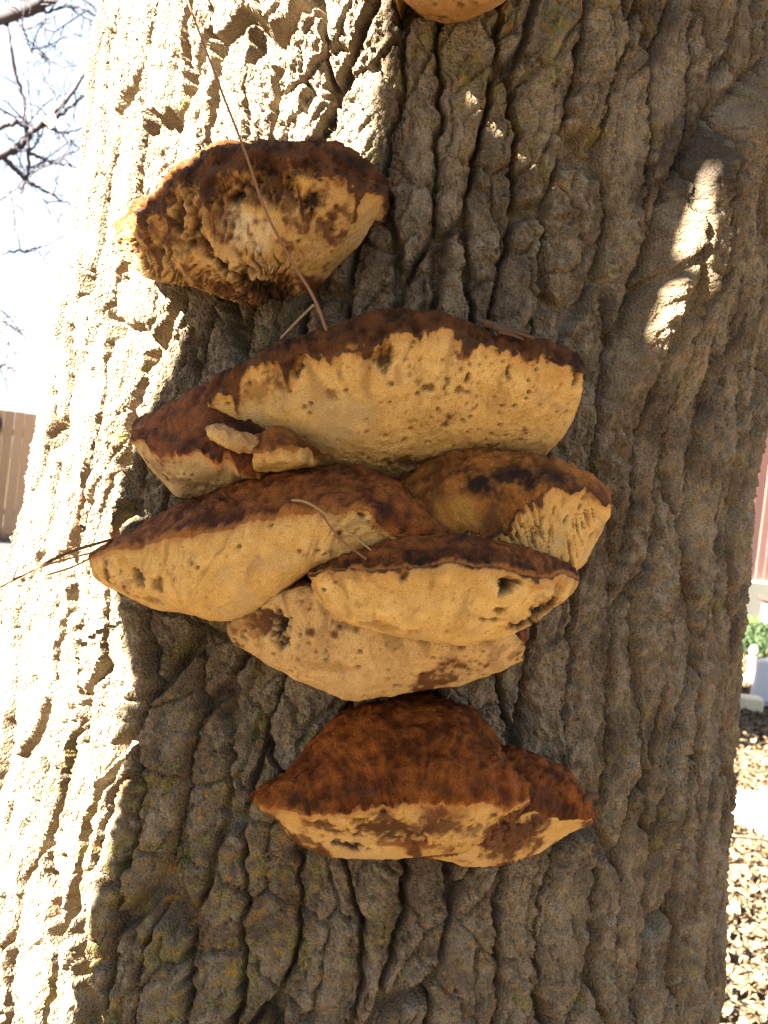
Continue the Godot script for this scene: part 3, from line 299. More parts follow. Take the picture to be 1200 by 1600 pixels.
func box(at: Vector3, size: Vector3, bevel := 0.0) -> ArrayMesh:
	# a box with chamfered edges
	var st := begin()
	var h := size * 0.5
	var b := minf(bevel, minf(h.x, minf(h.y, h.z)) * 0.9)
	var v := func(sx, sy, sz, ax): # corner of the face whose axis is ax
		var p := Vector3(sx * h.x, sy * h.y, sz * h.z)
		for k in 3:
			if k != ax:
				p[k] -= signf(p[k]) * b
		return at + p
	var quad := func(a, b2, c, d):
		var nrm: Vector3 = (c - a).cross(b2 - a).normalized()
		var mid: Vector3 = (a + c) * 0.5 - at
		var order := [a, b2, c, a, c, d]
		if nrm.dot(mid) < 0.0:
			order = [a, c, b2, a, d, c]
			nrm = -nrm
		for p in order:
			st.set_normal(nrm)
			st.add_vertex(p)
	for s in [-1, 1]:
		quad.call(v.call(s, -1, -1, 0), v.call(s, 1, -1, 0), v.call(s, 1, 1, 0), v.call(s, -1, 1, 0))
		quad.call(v.call(-1, s, -1, 1), v.call(1, s, -1, 1), v.call(1, s, 1, 1), v.call(-1, s, 1, 1))
		quad.call(v.call(-1, -1, s, 2), v.call(1, -1, s, 2), v.call(1, 1, s, 2), v.call(-1, 1, s, 2))
	if b > 0.0:
		for s in [-1, 1]:
			for t in [-1, 1]:
				quad.call(v.call(s, t, -1, 0), v.call(s, t, 1, 0), v.call(s, t, 1, 1), v.call(s, t, -1, 1))
				quad.call(v.call(s, -1, t, 0), v.call(s, 1, t, 0), v.call(s, 1, t, 2), v.call(s, -1, t, 2))
				quad.call(v.call(-1, s, t, 1), v.call(1, s, t, 1), v.call(1, s, t, 2), v.call(-1, s, t, 2))
				for u in [-1, 1]:
					var a: Vector3 = v.call(s, t, u, 0)
					var b2: Vector3 = v.call(s, t, u, 1)
					var c: Vector3 = v.call(s, t, u, 2)
					var nrm := (c - a).cross(b2 - a).normalized()
					var order := [a, b2, c]
					if nrm.dot(a - at) < 0.0:
						order = [a, c, b2]
						nrm = -nrm
					for p in order:
						st.set_normal(nrm)
						st.add_vertex(p)
	return st.commit()

# ---------------------------------------------------------------- the trunk's own coordinates
func trunk_radius(y: float) -> float:
	var t := y - EYE
	if t > 0.485:
		return 0.3824 - 0.008 * (t - 0.485)
	return 0.39363495 - 0.0461926 * t + 0.04763861 * t * t

func trunk_x(y: float) -> float:
	return 0.0047423 + 0.02073381 * (y - EYE)

func on_trunk(p: Vector3) -> Vector3: # (degrees round the trunk from the camera side, cm up, cm out from the bark) -> metres
	var y := p.y * 0.01
	var r := trunk_radius(y) + p.z * 0.01
	var a := deg_to_rad(p.x)
	return Vector3(trunk_x(y) + r * sin(a), y, r * cos(a))

# ---------------------------------------------------------------- bark
var nb := {}
var trunk_az := PackedFloat32Array()
var trunk_y := PackedFloat32Array()
var trunk_rows := []
var FOLD := [Vector3(50.5,170.3,0.0), Vector3(34.2,159.1,0.0), Vector3(29.1,152.8,0.0), Vector3(27.5,146.8,0.0), Vector3(26.3,141.4,0.0), Vector3(24.3,135.4,0.0), Vector3(24.4,132.8,0.0)]

func sst(a: float, b: float, x: float) -> float:
	var t := clampf((x - a) / (b - a), 0.0, 1.0)
	return t * t * (3.0 - 2.0 * t)

func bark_setup() -> void:
	nb.warp1 = noise(11, 7.0, 2)
	nb.warp2 = noise(12, 5.0, 2)
	nb.warp3 = noise(26, 45.0, 2)
	nb.plate = cells(13, FastNoiseLite.RETURN_DISTANCE2_SUB, 0.9)
	nb.plate_v = cells(13, FastNoiseLite.RETURN_CELL_VALUE, 0.9)
	nb.ridge = cells(14, FastNoiseLite.RETURN_DISTANCE2_SUB, 0.85)
	nb.ridge_v = cells(14, FastNoiseLite.RETURN_CELL_VALUE, 0.85)
	nb.sub = cells(15, FastNoiseLite.RETURN_DISTANCE2_SUB, 1.0)
	nb.sub_v = cells(15, FastNoiseLite.RETURN_CELL_VALUE, 1.0)
	nb.crack = cells(16, FastNoiseLite.RETURN_DISTANCE2_SUB, 1.0)
	nb.rough = noise(17, 110.0, 4)
	nb.rough2 = noise(27, 48.0, 3)
	nb.grain = noise(18, 260.0, 2)
	nb.streak = noise(19, 1.0, 3)
	nb.big = noise(20, 5.0, 2)
	nb.tone = noise(21, 16.0, 4)
	nb.tone2 = noise(22, 60.0, 3)
	nb.lichen = noise(23, 22.0, 4)
	nb.tilt = noise(28, 1.0, 2)
	nb.flake = noise(29, 1.0, 3)
	nb.mask = noise(24, 9.0, 2)
	nb.orange = noise(25, 1.0, 3)

func bark(az: float, y: float) -> Array: # height in metres above the mean surface, colour
	var s := az * 0.0069 # metres along the bark
	var big: float = nb.big.get_noise_2d(s, y)
	var w1: float = nb.warp1.get_noise_2d(s, y * 0.7)
	var w2: float = nb.warp2.get_noise_2d(s + 5.0, y)
	var w3: float = nb.warp3.get_noise_2d(s, y)
	var ss := s + 0.014 * w1 + 0.004 * w3
	var yy := y + 0.03 * w2 + 0.005 * w3
	# braided ridges, broken into blocks in the middle and unbroken towards the sides
	var side := sst(0.10, 0.26, absf(s + 0.05) + 0.10 * big)
	var e: float = nb.ridge.get_noise_2d(ss / 0.038, yy / 0.19) + 1.0
	var v: float = nb.ridge_v.get_noise_2d(ss / 0.038, yy / 0.19)
	var block: float = nb.plate.get_noise_2d(ss / 0.046 + 0.6 * v, yy / 0.070) + 1.0
	var blockv: float = nb.plate_v.get_noise_2d(ss / 0.046 + 0.6 * v, yy / 0.070)
	var fold := 0.0
	var fold_h := 0.0
	for k in FOLD.size() - 1:
		var a: Vector3 = FOLD[k]
		var b: Vector3 = FOLD[k + 1]
		var t := (y * 100.0 - b.y) / (a.y - b.y)
		if t >= 0.0 and t < 1.0:
			var c := (az - lerpf(b.x, a.x, t)) * 0.0069 + 0.004 * w1
			var along := sst(130.0, 146.0, y * 100.0)
			if c > 0.0:
				fold = along * sst(0.0, 0.012, c) * (1.0 - sst(0.055, 0.10, c))
				fold_h = along * 0.030 * sst(0.0, 0.024, c) * (1.0 - sst(0.05, 0.12, c))
			else:
				fold_h = -along * 0.008 * (1.0 - sst(0.0, 0.02, -c))
	var calm := 1.0 - 0.35 * fold
	var fur := sst(0.03, 0.125, e)
	var dome := sst(0.0, 0.7, e)
	var d := fur * (0.88 + 0.12 * dome)
	var sub: float = nb.sub.get_noise_2d(ss / 0.020, yy / 0.044) + 1.0
	var subv: float = nb.sub_v.get_noise_2d(ss / 0.020, yy / 0.044)
	var crack: float = nb.crack.get_noise_2d(ss / 0.013 + w3, yy / 0.011) + 1.0
	var rough: float = nb.rough.get_noise_2d(s, y * 0.8)
	var rough2: float = nb.rough2.get_noise_2d(ss, y * 0.7)
	var grain: float = nb.grain.get_noise_2d(s, y)
	var streak: float = nb.streak.get_noise_2d(ss * 190.0, yy * 24.0)
	var mask: float = nb.mask.get_noise_2d(s, y)
	var pl := s * 7.0 + 13.0 * v # every plate has its own slope and its own flakes
	var tilt: float = nb.tilt.get_noise_2d(pl, y * 5.0 + 7.0 * v)
	var fl: float = nb.flake.get_noise_2d(ss * 60.0 + 31.0 * v, yy * 22.0) * 3.2
	var flake := floorf(fl) + sst(0.30, 0.62, fl - floorf(fl))
	var h := -0.019 + (0.0165 * d + 0.0050 * v * fur + 0.0045 * tilt * fur + 0.0016 * flake * fur) * calm + 0.010 * fold
	h += fur * (0.0066 * sst(0.0, 0.07, block) + 0.0036 * blockv) * (1.0 - 0.7 * side) * calm
	h += (0.0024 * sst(0.0, 0.11, sub) + 0.0026 * subv) * (0.35 + 0.65 * fur) * (1.0 - 0.4 * side) * calm
	h -= 0.0026 * (1.0 - sst(0.0, 0.10, crack)) * sst(-0.2, 0.2, mask) * fur * calm
	h += 0.0017 * rough + 0.0013 * rough2 + 0.0017 * streak * (0.5 + fur) * calm + 0.0010 * grain
	h += 0.006 * big + fold_h + fold * (0.004 * nb.tone2.get_noise_2d(s + 2.0, y) + 0.0025 * rough)
	if y < 0.5:
		h += 0.06 * sst(0.5, 0.0, y) * sin(deg_to_rad(az) * 5.0 + 1.0)
	# colour: grey-brown plates, rusty inner bark, grey scuffs, yellow-green lichen
	var tn: float = nb.tone.get_noise_2d(s, y * 0.6)
	var t2: float = nb.tone2.get_noise_2d(s, y)
	var c0 := Color(0.112, 0.085, 0.054).lerp(Color(0.195, 0.154, 0.102), clampf(0.5 + 0.9 * tn + 0.5 * t2 + 0.25 * v, 0.0, 1.0))
	c0 = c0.lerp(Color(0.25, 0.208, 0.146), 0.5 * sst(0.12, 0.5, t2 + 0.4 * subv))
	c0 = c0.lerp(Color(0.25, 0.205, 0.14), 0.4 * sst(0.25, 0.65, e + 0.35 * t2))
	c0 = c0.lerp(Color(0.062, 0.045, 0.030), 0.6 * sst(0.22, 0.5, nb.warp2.get_noise_2d(s * 2.3 + 9.0, y * 2.3) + 0.5 * t2))
	c0 = c0.lerp(Color(0.150, 0.112, 0.070), 0.6 * fold)
	c0 = c0.lerp(Color(0.040, 0.033, 0.028), 0.8 * sst(0.05, 0.4, exp(-pow((s - 0.215) / 0.035, 2.0) - pow((y - 1.555) / 0.045, 2.0)) + 0.5 * t2 - 0.2))
	var og: float = nb.orange.get_noise_2d(ss * 60.0, yy * 11.0)
	c0 = c0.lerp(Color(0.21, 0.115, 0.06), 0.5 * sst(0.36, 0.6, og + 0.25 * t2))
	var lz := exp(-pow((s + 0.10) / 0.12, 2.0) - pow((y - 0.90) / 0.16, 2.0))
	lz = maxf(lz, 0.8 * exp(-pow((s - 0.04) / 0.08, 2.0) - pow((y - 1.62) / 0.10, 2.0)))
	var li: float = nb.lichen.get_noise_2d(s, y)
	c0 = c0.lerp(Color(0.165, 0.145, 0.038), 0.65 * sst(0.05, 0.4, li + 0.55 * lz - 0.25) * sst(-0.3, 0.2, t2))
	c0 = c0.lerp(Color(0.30, 0.16, 0.03), 0.7 * lz * sst(0.32, 0.5, nb.tone2.get_noise_2d(s + 3.0, y + 1.0)))
	return [h, c0]

func trunk_row(j: int) -> void:
	var n := trunk_az.size()
	var P := PackedVector3Array()
	var C := PackedColorArray()
	P.resize(n)
	C.resize(n)
	var y := trunk_y[j]
	var r0 := trunk_radius(y)
	var x0 := trunk_x(y)
	for i in n - 1:
		var a := trunk_az[i]
		var b := bark(a, y)
		# the last degrees at the back blend with the first, so the bark closes
		var u := sst(172.0, 180.0, a)
		var h: float = b[0]
		if u > 0.0:
			h = lerpf(h, bark(a - 360.0, y)[0], u)
		var r := r0 + h
		var rad := deg_to_rad(a)
		P[i] = Vector3(x0 + r * sin(rad), y, r * cos(rad))
		C[i] = b[1]
	P[n - 1] = P[0]
	C[n - 1] = C[0]
	trunk_rows[j] = [P, C]

func build_trunk() -> void:
	bark_setup()
	var a := -180.0
	while a < 180.0:
		trunk_az.append(a)
		var t := absf(a)
		a += 0.22 if t < 62.0 else 0.30 if t < 118.0 else 1.2
	trunk_az.append(180.0)
	var y := -0.05
	while y < 5.0:
		trunk_y.append(y)
		y += 0.025 if y < 0.5 else 0.003 if y < 0.76 else 0.0015 if y < 1.74 else 0.003 if y < 2.0 else 0.06
	trunk_rows.resize(trunk_y.size())
	var job := WorkerThreadPool.add_group_task(trunk_row, trunk_y.size())
	WorkerThreadPool.wait_for_group_task_completion(job)
	var P := PackedVector3Array()
	var C := PackedColorArray()
	for r in trunk_rows:
		P.append_array(r[0])
		C.append_array(r[1])
	var w := trunk_az.size()
	var h := trunk_y.size()
	var N := grid_normals(P, w, h, false)
	for j in h: # close the normals over the seam at the back
		var m := (N[j * w] + N[j * w + w - 1]).normalized()
		N[j * w] = m
		N[j * w + w - 1] = m
	var t := thing("oak_tree", "thick furrowed grey-brown oak trunk covered in shelf fungi", "tree")
	put("trunk", grid_mesh(P, C, w, h, false, N), mats.bark, t)

# ---------------------------------------------------------------- fungi
var fn := {}

func fungus_setup() -> void:
	fn.lump = noise(41, 22.0, 3)
	fn.fine = noise(42, 150.0, 3)
	fn.mott = noise(43, 55.0, 4)
	fn.wide = noise(44, 13.0, 3)
	fn.drip = noise(45, 1.0, 3)
	fn.streak = noise(46, 1.0, 3)
	fn.pit = cells(47, FastNoiseLite.RETURN_DISTANCE, 1.0)
	fn.pit_v = cells(47, FastNoiseLite.RETURN_CELL_VALUE, 1.0)
	fn.tear = noise(48, 90.0, 3)
	fn.edge = noise(50, 1.0, 2)
	fn.speck = noise(49, 240.0, 2)

const STAIN_AND_SHADE := {  # dark tones also paint torn holes and the shade of underside folds
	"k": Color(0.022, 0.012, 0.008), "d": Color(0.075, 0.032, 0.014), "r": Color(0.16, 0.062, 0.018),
	"p": Color(0.50, 0.40, 0.24), "y": Color(0.52, 0.30, 0.055), "o": Color(0.36, 0.165, 0.035),
}

func lobe(key: String, parent: Node, st: Dictionary, cap_name: String, pore_name: String) -> void:
	var spec: Dictionary = LOBES[key]
	var rows: Array = spec.rows
	var nr := rows.size()
	var margin: int = spec.margin
	var step: float = st.get("step", 0.0014)
	# lengths, to share out the samples
	var width := 0.0
	for r in rows:
		var len := 0.0
		for k in 24:
			len += on_trunk(spline(r, k / 24.0)).distance_to(on_trunk(spline(r, (k + 1) / 24.0)))
		width = maxf(width, len)
	var body := clampi(int(width / step), 24, 420)
	var ends := 10 # columns at either end that close the bracket against the bark
	var nu := body + 2 * ends
	var counts := []
	for q in nr - 1:
		var m := 0.0
		for k in 9:
			m = maxf(m, on_trunk(spline(rows[q], k / 8.0)).distance_to(on_trunk(spline(rows[q + 1], k / 8.0))))
		var hidden: bool = (q == 0 and margin > 1 and not st.get("open_top", false)) or q == nr - 2
		counts.append(clampi(int(m / (step * (3.0 if hidden else 1.0))), 4, 160))
	var P := PackedVector3Array()
	var V := PackedFloat32Array() # row coordinate
	var nv := 1
	for q in nr - 1:
		nv += counts[q]
	P.resize(nu * nv)
	V.resize(nv)
	var mrow := 0
	var wobble: float = st.get("wobble", 0.006)
	var seed0: float = st.get("seed", 0.0) * 3.7
	for i in nu:
		var u := clampf(float(i - ends) / (body - 1), 0.0, 1.0)
		var c := []
		var foot := Vector3.ZERO
		for r in rows:
			var tp := spline(r, u)
			c.append(on_trunk(tp))
			foot += tp / nr
		var shut := minf(1.0, float(mini(i, nu - 1 - i)) / ends)
		if shut < 1.0:
			foot = on_trunk(Vector3(foot.x, foot.y, -2.2))
			for q in nr:
				c[q] = foot.lerp(c[q], 1.0 - pow(1.0 - shut, 1.6))
		var j := 0
		for q in nr - 1:
			if q == margin:
				mrow = j
			for k in counts[q]:
				var f: float = float(k) / counts[q]
				var a: Vector3 = c[q]
				var b: Vector3 = c[q + 1]
				var ta: Vector3 = ((c[q + 1] as Vector3) - c[maxi(q - 1, 0)]) * 0.42
				var tb: Vector3 = ((c[mini(q + 2, nr - 1)] as Vector3) - c[q]) * 0.42
				var lim := a.distance_to(b) * 0.9
				ta = ta.limit_length(lim)
				tb = tb.limit_length(lim)
				var f2: float = f * f
				var f3: float = f2 * f
				P[j * nu + i] = a * (2 * f3 - 3 * f2 + 1) + ta * (f3 - 2 * f2 + f) + b * (3 * f2 - 2 * f3) + tb * (f3 - f2)
				V[j] = q + f
				j += 1
		for k in j:
			var wv := maxf(0.0, 1.0 - absf(V[k] - margin) * 1.6)
			if wv > 0.0 and margin > 1:
				P[k * nu + i] += Vector3(0, 1, 0) * wv * wobble * sst(0.0, 0.06, u) * sst(1.0, 0.94, u) * (fn.edge.get_noise_2d(u * width * 34.0, seed0) + 0.5 * fn.edge.get_noise_2d(u * width * 110.0, seed0 + 9.0))
		P[j * nu + i] = c[nr - 1]
		V[j] = nr - 1
	var N := grid_normals(P, nu, nv, true)
	var C := PackedColorArray()
	C.resize(nu * nv)
	var stains_and_shade := []
	for s in spec.stains_and_shade:
		var o: Vector3 = on_trunk(s[0])
		stains_and_shade.append([o.x, o.y, o.z, 1000.0 / s[1], 1000.0 / s[2], STAIN_AND_SHADE[s[3]], s[4]])
	var crust: float = st.get("crust", 0.0) # metres of dark crust on the cap side
	var drip: float = st.get("drip", 0.0) # how far dark tongues run over the pores
	var torn: float = st.get("torn", 0.0)
	var line: float = st.get("line", 0.0) # orange growing edge
	var tear: float = st.get("tear", 0.0)
	var cap_a: Color = st.get("cap_a", Color(0.062, 0.021, 0.010))
	var cap_b: Color = st.get("cap_b", Color(0.22, 0.070, 0.016))
	var pore_a: Color = st.get("pore_a", Color(0.43, 0.260, 0.076))
	var pore_b: Color = st.get("pore_b", Color(0.56, 0.375, 0.138))
	var brown: float = st.get("brown", -0.2)
	var pits: float = st.get("pits", 0.5)
	var lump: float = st.get("lump", 1.0)
	var deep: float = st.get("deep", 1.0)
	var rays: float = st.get("rays", 0.45)
	var runs: float = st.get("runs", 0.5)
	var sd: float = st.get("seed", 0.0)
	var out := PackedVector3Array()
	out.resize(nu * nv)
	for i in nu:
		var dist := 0.0
		for j in range(mrow - 1, -1, -1): # cap side, going inwards from the margin
			var k := j * nu + i
			var p := P[k]
			dist += p.distance_to(P[k + nu])
			var u := float(i) / nu
			var q := p + Vector3(sd, 0, 0)
			var l: float = fn.lump.get_noise_3dv(q)
			var fi: float = fn.fine.get_noise_3dv(q)
			var mo: float = fn.mott.get_noise_3dv(q)
			var wi: float = fn.wide.get_noise_3dv(q)
			var dr: float = fn.drip.get_noise_2d(u * width * 140.0 + sd, dist * 20.0)
			var ry: float = fn.streak.get_noise_2d(u * width * 95.0 + sd + 2.0 * wi, dist * 16.0)
			var c := cap_a.lerp(cap_b, clampf(0.5 + 0.8 * mo + 0.9 * wi + rays * ry + 0.45 * fi, 0.0, 1.0))
			c = c.lerp(Color(0.27, 0.084, 0.017), 0.4 * sst(0.18, 0.55, rays * ry + 0.7 * mo + 0.5 * wi))
			var h := 0.0038 * l * lump + 0.0013 * fi + 0.0012 * mo + 0.0022 * rays * ry
			var zone := sst(0.0, 1.0, 0.5 + 0.5 * sin(dist * 260.0 + wi * 7.0))
			h += 0.0009 * zone * lump
			c = c.lerp(c * 0.72, 0.5 * zone)
			if crust > 0.0:
				var cr := 1.0 - sst(crust * 0.7, crust * 1.3, dist + 0.012 * dr + 0.010 * l)
				c = c.lerp(Color(0.026, 0.012, 0.006).lerp(Color(0.110, 0.040, 0.012), clampf(0.5 + 1.3 * mo, 0.0, 1.0)), cr)
				h += cr * (0.0022 * dr + 0.0018 * fn.tear.get_noise_3dv(q))
			if line > 0.0:
				var e := 1.0 - sst(line * 0.6, line * 1.5, dist + 0.004 * dr)
				c = c.lerp(Color(0.30, 0.115, 0.028), e * 0.85)
			for s in stains_and_shade:
				var dx: float = (p.x - s[0]) * s[3]
				var dy: float = (p.y - s[1]) * s[4]
				var dz: float = (p.z - s[2]) * s[3]
				var r2 := dx * dx + dy * dy + dz * dz
				if r2 < 3.0:
					c = c.lerp(s[5], s[6] * (1.0 - sst(0.3, 1.2, sqrt(r2) + 0.6 * mo + 0.4 * fi)))
			var fade := sst(0.0, 0.004, dist)
			out[k] = p + N[k] * h * (0.4 + 0.6 * fade)
			C[k] = c
		dist = 0.0
		for j in range(mrow, nv): # pore side
			var k := j * nu + i
			var p := P[k]
			if j > mrow:
				dist += p.distance_to(P[k - nu])
			var u := float(i) / nu
			var q := p + Vector3(sd, 0, 0)
			var l: float = fn.lump.get_noise_3dv(q)
			var fi: float = fn.fine.get_noise_3dv(q)
			var mo: float = fn.mott.get_noise_3dv(q)
			var wi: float = fn.wide.get_noise_3dv(q)
			var c := pore_a.lerp(pore_b, clampf(0.5 + 0.8 * mo + 0.8 * wi + 0.5 * fi, 0.0, 1.0))
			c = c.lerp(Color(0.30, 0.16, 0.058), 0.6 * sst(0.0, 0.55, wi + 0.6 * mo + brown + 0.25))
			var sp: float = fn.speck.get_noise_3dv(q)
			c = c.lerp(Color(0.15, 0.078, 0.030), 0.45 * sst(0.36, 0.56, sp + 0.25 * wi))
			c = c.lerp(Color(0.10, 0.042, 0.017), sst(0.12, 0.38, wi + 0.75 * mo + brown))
			var rs: float = fn.streak.get_noise_2d(u * width * 48.0 + sd + 3.0 + 1.2 * wi, dist * 14.0)
			c = c.lerp(Color(0.135, 0.062, 0.024), runs * sst(0.12, 0.45, rs + 0.35 * wi + 0.2 * fi) * (1.0 - sst(0.012, 0.075, dist)))
			c = c.lerp(Color(0.42, 0.33, 0.19), 0.5 * sst(0.05, 0.5, -wi - 0.4 * mo) * sst(0.01, 0.04, dist))
			var h := 0.0024 * l * lump + 0.0006 * fi + 0.0008 * mo
			if torn > 0.0:
				var sk: float = fn.streak.get_noise_2d(u * width * 190.0 + sd + 6.0 * wi, dist * 16.0)
				var gate := torn * (1.0 - 0.85 * sst(0.58, 0.74, u + 0.08 * wi)) * sst(-0.15, 0.25, fn.wide.get_noise_3dv(q * 1.3 + Vector3(3, 1, 0)) + 0.12)
				h += gate * (0.0022 * sk + 0.0020 * fn.tear.get_noise_3dv(q) - 0.001)
				c = c.lerp(Color(0.07, 0.030, 0.013), 0.95 * gate * sst(-0.08, 0.20, -sk + 0.25 * mo + 0.25 * (0.45 - u)))
				c = c.lerp(Color(0.30, 0.14, 0.04), 0.5 * gate * sst(0.1, 0.4, sk))
			if tear > 0.0: # slanting rips
				var rp: float = fn.streak.get_noise_2d((p.x * 0.93 + p.y * 0.38) * 120.0 + sd, (p.y * 0.93 - p.x * 0.38) * 18.0)
				var rr := 1.0 - sst(0.0, 0.10, absf(rp + 0.06))
				rr *= sst(-0.05, 0.3, wi + tear - 0.5)
				h -= 0.003 * rr
				c = c.lerp(Color(0.12, 0.052, 0.02), 0.8 * rr)
			if pits > 0.0:
				var pd: float = fn.pit.get_noise_3dv(q * Vector3(150, 190, 150)) + 1.0
				var pv: float = fn.pit_v.get_noise_3dv(q * Vector3(150, 190, 150))
				var on := sst(0.75 - pits, 0.95 - pits, pv + 0.9 * wi)
				var pt := (1.0 - sst(0.16, 0.34, pd)) * on
				h -= 0.0022 * pt
				c = c.lerp(Color(0.14, 0.07, 0.028), 0.75 * pt)
			for s in stains_and_shade:
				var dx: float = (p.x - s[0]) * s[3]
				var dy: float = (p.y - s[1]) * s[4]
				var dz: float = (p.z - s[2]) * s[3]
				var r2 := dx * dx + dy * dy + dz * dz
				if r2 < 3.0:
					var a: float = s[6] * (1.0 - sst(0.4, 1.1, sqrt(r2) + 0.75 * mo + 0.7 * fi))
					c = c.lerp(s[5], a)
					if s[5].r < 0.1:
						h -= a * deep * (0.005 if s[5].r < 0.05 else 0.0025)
			if drip > 0.0:
				var dn: float = fn.drip.get_noise_2d(u * width * 42.0 + sd, dist * 9.0) + 0.25 * mo
				var reach := drip * (0.30 + 0.5 * fi + 1.5 * maxf(0.0, dn - 0.10) + 3.0 * maxf(0.0, dn - 0.30))
				var dk := 1.0 - sst(reach * 0.75, reach * 1.1 + 0.0008, dist + 0.002 * mo)
				c = c.lerp(Color(0.034, 0.017, 0.011).lerp(Color(0.10, 0.042, 0.016), clampf(0.45 + mo, 0.0, 1.0)), dk)
				c = c.lerp(Color(0.36, 0.17, 0.045), 0.6 * (1.0 - dk) * (1.0 - sst(reach, reach + 0.010, dist)))
				h += 0.0014 * dk
			elif line > 0.0:
				c = c.lerp(Color(0.38, 0.17, 0.045), 0.8 * (1.0 - sst(0.0, 0.006, dist + 0.003 * mo)))
			out[k] = p + N[k] * h * (0.4 + 0.6 * sst(0.0, 0.004, dist))
			C[k] = c
	N = grid_normals(out, nu, nv, true)
	var top := nu * (mrow + 1)
	if mrow > 0 and cap_name:
		put(cap_name, grid_mesh(out.slice(0, top), C.slice(0, top), nu, mrow + 1, true, N.slice(0, top)), mats.cap, parent)
	var from := nu * mrow if cap_name else 0
	put(pore_name, grid_mesh(out.slice(from), C.slice(from), nu, nv - (mrow if cap_name else 0), true, N.slice(from)), mats.pore, parent)

# ---------------------------------------------------------------- build
func _ready() -> void:
	# --- camera
	var cam := Camera3D.new()
	cam.name = "camera"
	cam.transform = Transform3D(Basis(Vector3(0.992966, 0.118386, -0.002066), Vector3(-0.118404, 0.992814, -0.017330), Vector3(-0.000000, 0.017452, 0.999848)), Vector3(0, EYE, 1.18))
	cam.fov = 53.1301
	cam.near = 0.05
	cam.far = 400.0
	var att := CameraAttributesPhysical.new()
	att.frustum_focal_length = 24.0
	att.frustum_focus_distance = 0.76
	att.exposure_aperture = 10.0
	att.frustum_near = 0.05
	att.frustum_far = 400.0
	cam.attributes = att
	add_child(cam)
	cam.fov = 53.1301
	# --- sky, exposure
	var sky_m := ProceduralSkyMaterial.new()
	sky_m.sky_top_color = Color(0.72, 0.78, 0.88)
	sky_m.sky_horizon_color = Color(0.90, 0.95, 0.98)
	sky_m.sky_curve = 0.16
	sky_m.ground_bottom_color = Color(0.42, 0.36, 0.28)
	sky_m.ground_horizon_color = Color(0.60, 0.56, 0.50)
	sky_m.sun_angle_max = 20.0
	var we := WorldEnvironment.new()
	we.name = "environment"
	var env := Environment.new()
	env.background_mode = Environment.BG_SKY
	env.sky = Sky.new()
	env.sky.sky_material = sky_m
	env.background_energy_multiplier = 0.060
	env.tonemap_mode = Environment.TONE_MAPPER_LINEAR
	env.tonemap_exposure = 37.0
	env.sdfgi_enabled = true
	env.ssao_enabled = true
	env.ssil_enabled = true
	we.environment = env
	add_child(we)
	# --- sun
	var sun := DirectionalLight3D.new()
	sun.name = "sun"
	sun.light_energy = 1.6
	sun.light_color = Color(1.0, 0.95, 0.87)
	sun.light_angular_distance = 0.25
	sun.shadow_enabled = true
	var sa := deg_to_rad(-53.0)
	var se := deg_to_rad(30.0)
	var to_sun := Vector3(sin(sa) * cos(se), sin(se), cos(sa) * cos(se))
	add_child(sun)
	sun.look_at_from_position(to_sun * 30.0, Vector3.ZERO, Vector3.UP)
	materials()
	setting()
	build_trunk()
	fungi()
	added_shade_tree()
	debris()
	background()

func materials() -> void:
	var m := plain(Color.WHITE, 0.92, 0.25)
	m.vertex_color_use_as_albedo = true
	m.albedo_texture = noise_tex(noise(61, 0.085, 5), 1024, ramp([[0.15, grey(0.55)], [0.45, grey(0.88)], [0.8, grey(1.0)]]))
	m.heightmap_enabled = true
	m.heightmap_texture = noise_tex(noise(62, 0.05, 5), 1024)
	m.heightmap_scale = 0.35
	m.uv1_triplanar = true
	m.uv1_world_triplanar = true
	m.uv1_scale = Vector3(6.1, 6.1, 6.1)
	mats.bark = m
	m = plain(Color.WHITE, 0.7, 0.18)
	m.vertex_color_use_as_albedo = true
	m.albedo_texture = noise_tex(noise(63, 0.07, 4), 1024, ramp([[0.0, grey(0.6)], [0.5, grey(0.86)], [1.0, grey(1.0)]]))
	m.heightmap_enabled = true
	m.heightmap_texture = noise_tex(noise(64, 0.09, 4), 1024)
	m.heightmap_scale = 0.16
	m.uv1_triplanar = true
	m.uv1_world_triplanar = true
	m.uv1_scale = Vector3(7.3, 7.3, 7.3)
	mats.cap = m
	m = plain(Color.WHITE, 0.85, 0.25)
	m.vertex_color_use_as_albedo = true
	var cn := cells(65, FastNoiseLite.RETURN_DISTANCE, 0.9)
	cn.frequency = 0.085
	m.albedo_texture = noise_tex(cn, 1024, ramp([[0.0, grey(0.55)], [0.30, grey(0.90)], [1.0, grey(1.0)]]))
	m.heightmap_enabled = true
	m.heightmap_texture = noise_tex(cn, 1024)
	m.heightmap_scale = 0.10
	m.uv1_triplanar = true
	m.uv1_world_triplanar = true
	m.uv1_scale = Vector3(12.3, 12.3, 12.3)
	mats.pore = m
	mats.needle = plain(lin(0.12, 0.052, 0.018), 0.6, 0.4)
	mats.straw = plain(lin(0.19, 0.115, 0.042), 0.6, 0.4)
	mats.twig = plain(lin(0.055, 0.030, 0.017), 0.8)
	m = plain(lin(0.12, 0.095, 0.07), 0.95)
	m.heightmap_enabled = true
	m.heightmap_texture = mats.bark.heightmap_texture
	m.heightmap_scale = 1.5
	m.uv1_triplanar = true
	m.uv1_scale = Vector3(1.7, 0.6, 1.7)
	mats.rough_bark = m
	mats.branch = plain(lin(0.034, 0.031, 0.038), 0.9)

